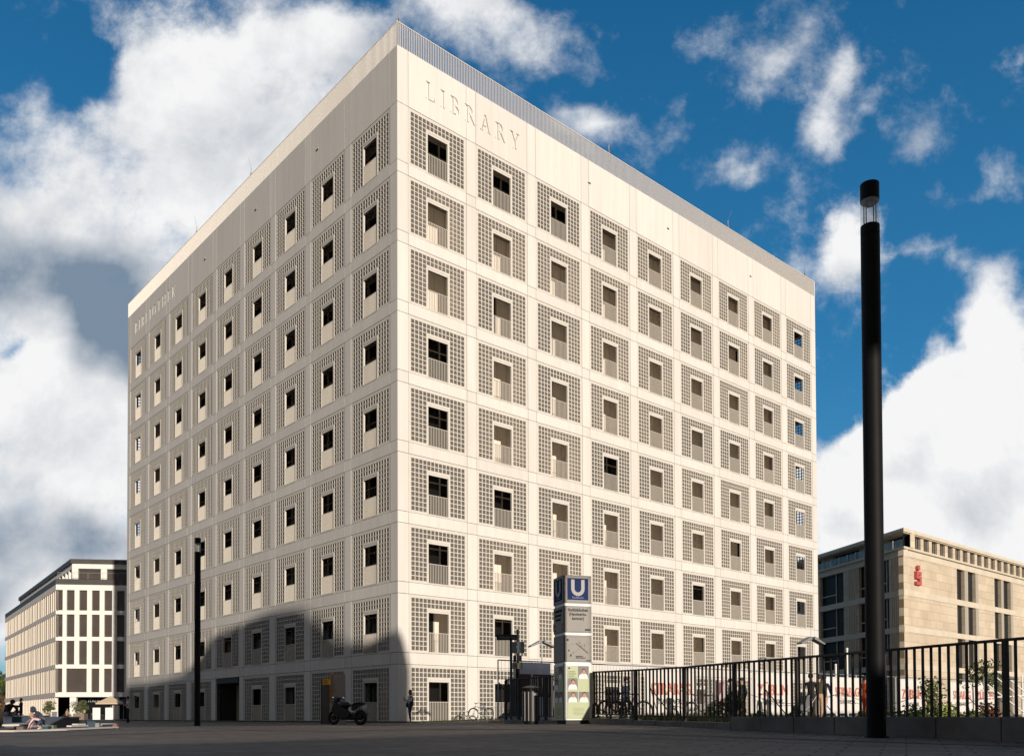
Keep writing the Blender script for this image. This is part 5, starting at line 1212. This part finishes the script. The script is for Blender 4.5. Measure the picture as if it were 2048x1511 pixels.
for i in range(npan):
    t=thing('site_fence',labs_[i],'fence panel',(0,0,0),0,'mesh site fence panels'); t.matrix_world=MF(i*PW)
    mb=MB(); z1=FZ-.12
    for a,b in (((.03,0,.1),(.03,0,z1)),((PW-.03,0,.1),(PW-.03,0,z1))): mb.tube([a,b],.021,8)
    for a,b in (((.03,0,z1),(PW-.03,0,z1)),((.03,0,.15),(PW-.03,0,.15))): mb.tube([a,b],.02,8)
    mb.build('frame',STEEL,t)
    mb=MB()
    for j in range(1,24): mb.box((.03+j*.143,-.003,.17),(.03+j*.143+.005,.003,z1-.02))
    for j in range(1,7): mb.box((.05,-.0035,.15+j*.27),(PW-.05,.0035,.156+j*.27))
    mb.build('mesh_wires',STEEL,t)
    mb=MB(); mb.box((-.14,-.33,-.02),(.16,.33,.12)); mb.build('foot',mat('foot_block',(.42,.33,.20),.85,.1,5.),t,bevel=.015)
    if i%2==0 or i in(5,9):
        mb=MB(); mb.tube([(.06,-.02,1.35),(.5,-1.05,-.05)],.022,8); mb.build('strut',RAILB,t)
def banner(px0,px1,z0,z1,words,label,red=.36,lean=0,gry=False):
    s0,s1=fx(px0),fx(px1); w=s1-s0; t=thing('banner',label,'banner',(0,0,0),0,'banners on the site fence'); t.matrix_world=MF(s0)
    mb=MB(); nx_,nz_=16,8; y=lambda u,v:-.06-.018*math.sin(u*9+v*3)-.012*math.sin(u*23)
    for j in range(nz_+1):
        for i in range(nx_+1): u,v=i/nx_,j/nz_; mb.v.append(Vector((w*u,y(u,v),z0+(z1-z0)*v)))
    for j in range(nz_):
        for i in range(nx_): k=j*(nx_+1)+i; mb.f.append((k,k+1,k+nx_+2,k+nx_+1)); mb.m.append(0)
    o=mb.build('sheet',[mat('tarp_grey',(.62,.66,.74),.8,.06,2.) if gry else BAN],t,smooth=True); md=o.modifiers.new('s','SOLIDIFY'); md.thickness=.004
    mb=MB()
    for k_ in range(5): mb.box((w*k_/4-.01,-.03,z1-.02),(w*k_/4+.01,.01,z1+.01))
    mb.build('ties',RAILB,t)
    if words:
        h=z1-z0
        a=text(words,1,'lettering',BRED,t,(w/2,-.095,z0+h*.58),(R90,0,0),.002,bold=.012)
        bbw=max(v.co.x for v in a.data.vertices)-min(v.co.x for v in a.data.vertices); a.scale=(w*.74/bbw,h*.36,1)
        b=text('TEAMS WORK.',1,'lettering',BGY,t,(w/2,-.095,z0+h*.31),(R90,0,0),.002); bbw=max(v.co.x for v in b.data.vertices)-min(v.co.x for v in b.data.vertices); b.scale=(w*.52/bbw,h*.16,1)
    return t
banner(1286,1392,.22,1.98,'STRABAG','widest white banner reading STRABAG in red, nearest on the fence')
banner(1502,1583,.25,2.05,'ZÜBLIN','white banner reading ZÜBLIN between the walkers and the lamp')
banner(1660,1723,.30,1.98,'STRABAG','white STRABAG banner immediately left of the tall lamp post')
banner(1794,1849,.15,2.02,'ZÜBLIN','white ZÜBLIN banner immediately right of the tall lamp post')
banner(1898,1944,.22,1.98,'STRABAG','small white STRABAG banner joined to the last banner')
banner(1945,1990,.22,1.98,'ZÜBLIN','last small white ZÜBLIN banner on the fence')
bt=banner(1024,1100,.05,2.06,None,'slack grey tarpaulin with a maroon band behind the litter bin',gry=True)
s0,s1=fx(1024),fx(1100); w=s1-s0
mb=MB(); mb.box((w*.16,-.10,.9),(w,-.095,1.66)); mb.build('maroon_band',mat('maroon',(.12,.035,.04),.8),bt)
mb=MB()
for x0,x1,z0,z1,sl in ((.40,.44,1.0,1.66,.05),(.47,.50,1.0,1.6,0),(.53,.56,1.,1.6,0),(.60,.64,1.0,1.6,0),(.70,.73,1.,1.6,.03),(.80,.83,1.,1.6,0),(.90,.94,1.,1.6,0)):
    mb.prism([(w*x0,z0),(w*x1,z0),(w*(x1+sl),z1),(w*(x0+sl),z1)],-.11,-.101)
mb.build('lettering',mat('tarp_letter',(.5,.5,.52),.7),bt)
banner(1650,1659,.3,1.98,None,'narrow grey strip of sheeting left of the third banner',gry=True)
# sagging cable
mb=MB(); pts=[]
for i in range(40):
    s=fx(1460)+i*.55; p=FA+FD*s-FNm*.5; pts.append((p.x,p.y,1.35-.5*math.sin((i%13)/13*math.pi)))
mb.tube(pts,.012,5); tag(mb.build('cable',RUB),'thin black cable sagging along the site fence behind the railing','cable')
# street objects behind the railing
def bike_at(px,Y,rz,label,c=(.02,.02,.022)): q=gp(px,Y); return bicycle('bicycle',label,q.x,q.y,rz,'bicycles parked behind the railing',c,z=.16)
bike_at(1208,30,.35,'dark bicycle first behind the railing right of the sign column'); bike_at(1232,29,.7,'red bicycle among the parked ones right of the sign column',(.2,.02,.02)); bike_at(1258,30.5,.2,'black bicycle third in the cluster behind the railing')
bike_at(1405,33,.5,'grey bicycle behind the first banner edge',(.2,.2,.22)); bike_at(1438,34,.9,'dark bicycle leaning near the bushes behind the railing')
def psn(px,Y,rz,label,top,legs,shoe,hair,pose='walk',**k): q=gp(px,Y); return person(label,q.x,q.y,rz,1.0,top,legs,shoe,hair,pose,z=.14,**k)
psn(1252,36,.6,'pedestrian in a light blue shirt behind the first railing section',cloth('lightblue',(.35,.45,.60)),DNM,SHD,HAIRD)
psn(1461,37.5,1.2,'pedestrian in a grey checked shirt before the second banner',cloth('grey_check',(.22,.22,.25)),DNM,SHD,HAIRD,'back')
psn(1484,36.5,-1.2,'person in black leaning over by the second banner',BLK,TAN,SHD,HAIRD,'stand')
psn(1622,33,2.6,'man in a black shirt standing left of the tall lamp post',BLK,BLK,SHW_,HAIRD,'back',bare_arms=True)
psn(1638,34,2.8,'person with dark trousers and tan top beside the man in black',cloth('dark_olive',(.06,.05,.03)),TAN,SHD,HAIRD,'back')
psn(1648,34.5,2.4,'person with a dark top and bare legs right of the pair',DRK,TAN,SHW_,HAIRD,'walk',bare_legs=True)
psn(1731,35,2.0,'worker in an orange vest close to the tall lamp post',cloth('orange',(.75,.10,.02)),cloth('orange_trousers',(.55,.09,.03)),SHD,HAIRD,'stand')
psn(1865,45,1.0,'distant pedestrian in dark red behind the plants',RDD,DRK,SHD,HAIRD)
q=gp(1441,31); t=thing('roll_up_sign','narrow maroon patterned pillar sign behind the railing','sign',(q.x,q.y,.16),.3); mb=MB(); mb.box((-.17,-.06,0),(.17,.06,1.45)); mb.build('panel',mat('pillar_pale',(.42,.32,.34),.6),t,bevel=.01); mb=MB(); mb.prism([(-.1,.9),(.05,1.1),(.1,1.4),(-.12,1.35)],-.07,-.061); mb.prism([(-.08,.4),(.12,.5),(.1,.8),(-.05,.75)],-.07,-.061); mb.build('print',mat('pillar_maroon',(.14,.03,.05),.6),t)
q=gp(1602,32.5); t=thing('pushchair','grey pushchair behind the railing beside the man in black','pushchair',(q.x,q.y,.15),.4)
mb=MB(); mb.prism([(-.3,.35),(.25,.32),(.40,.55),(.38,.85),(.15,.95),(.02,.62),(-.3,.55)],-.2,.2); mb.build('seat',cloth('pram_grey',(.12,.12,.13)),t,bevel=.03); mb=MB(); mb.tube([(-.35,-.2,.1),(.3,-.2,.6),(.62,-.2,1.0),(.62,.2,1.0),(.3,.2,.6),(-.35,.2,.1)],.014,8); mb.build('frame',STEEL,t)
for a,b in ((-.35,-.22),(-.35,.22),(.35,-.22),(.35,.22)): mb=MB(); mb.ring((a,b,.11),.09,.02,n=20,m=6); mb.build('wheel',RUB,t,smooth=True)
# shrubs along the street side of the wall and by the fence
def bush(px,Y,h,w,label,lm,n=320,leaf=.06,z=.1):
    q=gp(px,Y); t=thing('shrub',label,'shrub',(q.x,q.y,z),rnd.uniform(0,3),'shrubs behind the railing'); mb=MB()
    for i in range(7): a=rnd.uniform(0,6.28); mb.tube([(0,0,-.05),(.3*w*math.cos(a),.3*w*math.sin(a),h*.5),(.45*w*math.cos(a),.45*w*math.sin(a),h*rnd.uniform(.7,1))],[.012,.009,.004],5)
    mb.build('stem',BARK,t); mb=MB()
    for i in range(8): a=rnd.uniform(0,6.28); r=rnd.uniform(0,.4)*w; leaves(mb,(r*math.cos(a),r*math.sin(a),h*rnd.uniform(.25,.85)),.22*w+.1,n//8,leaf,rnd,(1,1,1.1),hollow=0)
    mb.build('foliage',lm,t)
YLW=leaf_mat('yellow_green',(.16,.21,.03))
for a in ((1452,24,.75,.55,'tall green shrub left of the second fence post group',YLW),(1470,23.5,.85,.5,'dense green shrub behind the dark railing post',LFG),(1420,24.5,.35,.6,'low green shrub beneath the parked bicycle',YLW),(1520,22,.30,.5,'low weeds under the second banner',LFG),(1590,21,.30,.4,'small tuft beside the step of the wall',LFO),
  (1800,19,.45,.7,'bright shrub right of the tall lamp post',YLW),(1835,20,.35,.5,'low dark shrub beneath the fourth banner',LFG),(1870,21,1.2,.6,'tall climbing shrub between the fourth and fifth banners',LFG),(1890,20.5,.6,.6,'bright bushy shrub right of the climbing one',YLW),(1940,21,.40,.5,'low shrub beneath the joined banners',LFG),(1984,22,.5,.4,'reddish shrub at the end of the banners',leaf_mat('reddish',(.14,.06,.03))),(1735,18,.35,.4,'small shrub hidden by the tall lamp post',YLW)): bush(*a)
q=at(1968,1400,44); tree('young_tree','young leafy street tree above the last banners',q.x,q.y,.1,3.0,.95,rnd,[LFG],n=700,leaf=.09,trunk_r=.045,clumps=11)
# verge of weeds behind the wall
mb=MB()
for i in range(5200):
    k=rnd.randrange(7); a,b=P3[k],P3[k+1]; p=a.lerp(b,rnd.random())+offs(k)*rnd.uniform(.35,2.2); z=gz(p.x,p.y)+.08; h=rnd.uniform(.05,.22); d=Vector((rnd.uniform(-.05,.05),rnd.uniform(-.05,.05),0)); w=rnd.uniform(.01,.02)
    mb.quad([(p.x-w,p.y,z-.1),(p.x+w,p.y,z-.1),(p.x+d.x,p.y+d.y,z+h)],rnd.randrange(3))
tag(mb.build('weeds',[LFG,YLW,mat('dry_grass',(.42,.36,.20),.9)]),'dry and green weeds growing along the street side of the wall',None,kind='stuff')
# ------------------------------------------------------------------ street lamps with wing shaped heads, poles
def wing(px,py,Y,label,sc=1.0):
    top=at(px,py,Y); t=thing('street_lamp',label,'street lamp',(top.x,top.y,.1),TH-.35,'wing shaped street lamps'); h=top.z-.1
    mb=MB(); mb.tube([(0,0,0),(0,0,h*.5),(0,0,h+.25*sc)],[.05,.04,.025],10); mb.tube([(0,0,h+.2*sc),(0,0,h+.85*sc)],.012,6); mb.build('pole',STEEL,t,smooth=True)
    for s_ in (-1,1): mb=MB(); mb.prism([(.06*s_*sc,.22*sc),(.75*s_*sc,-.06*sc),(.80*s_*sc,.0),(.12*s_*sc,.36*sc)],-.22*sc,.22*sc,0,Matrix.Translation((0,0,h))); mb.build('lamp_head',mat('lamp_head_grey',(.20,.20,.21),.5),t,bevel=.01)
wing(1622,1286,47,'wing headed street lamp before the right edge of the library'); wing(1083.5,1292,38,'small wing headed lamp between the sign post and the sign column',.75); wing(1527,1322,62,'distant wing headed lamp showing over the railing',.8)
q=at(1990,1345,60); t=thing('parasol','grey flat parasol seen through the railing at the far right','parasol',(q.x,q.y,.1)); mb=MB(); mb.cyl((0,0,0),.04,q.z,8); mb.build('pole',STEEL,t); mb=MB()
c=[(1.5*math.cos(i*math.pi/4),1.5*math.sin(i*math.pi/4),q.z-.55) for i in range(8)]
for i in range(8): mb.quad([c[i],c[(i+1)%8],(0,0,q.z)])
mb.build('canopy',mat('parasol_grey',(.22,.22,.23),.8),t)
for px,pt,Y,lab in ((1694,1297,58,'tall thin white pole left of the tall lamp post'),(1671.5,1329,58,'shorter thin white pole above the third banner')):
    q=at(px,pt,Y); t=thing('flag_pole',lab,'pole',(q.x,q.y,.1),0,'thin white poles'); mb=MB(); mb.cyl((0,0,0),.06,q.z-.1,10); mb.build('pole',WHM,t); mb=MB(); mb.ball((0,0,q.z-.1),.09,6,8); mb.build('finial',WHM,t)
# scaffolding struts at the far right
q=gp(2010,34); t=thing('scaffold','pale scaffold props leaning at the right edge behind the railing','scaffold',(q.x,q.y,.1),.3); 
for a,b in (((-1,0,1.5),(.6,-.8,0)),((-.2,.2,1.7),(1.5,-.6,0)),((.6,.3,1.6),(2.3,-.4,0)),((-1,0,0),(-1,0,1.7)),((1.2,.3,0),(1.2,.3,1.8)),((-1,0,.9),(1.6,.2,1.0))): mb=MB(); mb.tube([a,b],.024,8); mb.build('tube',WHM,t)
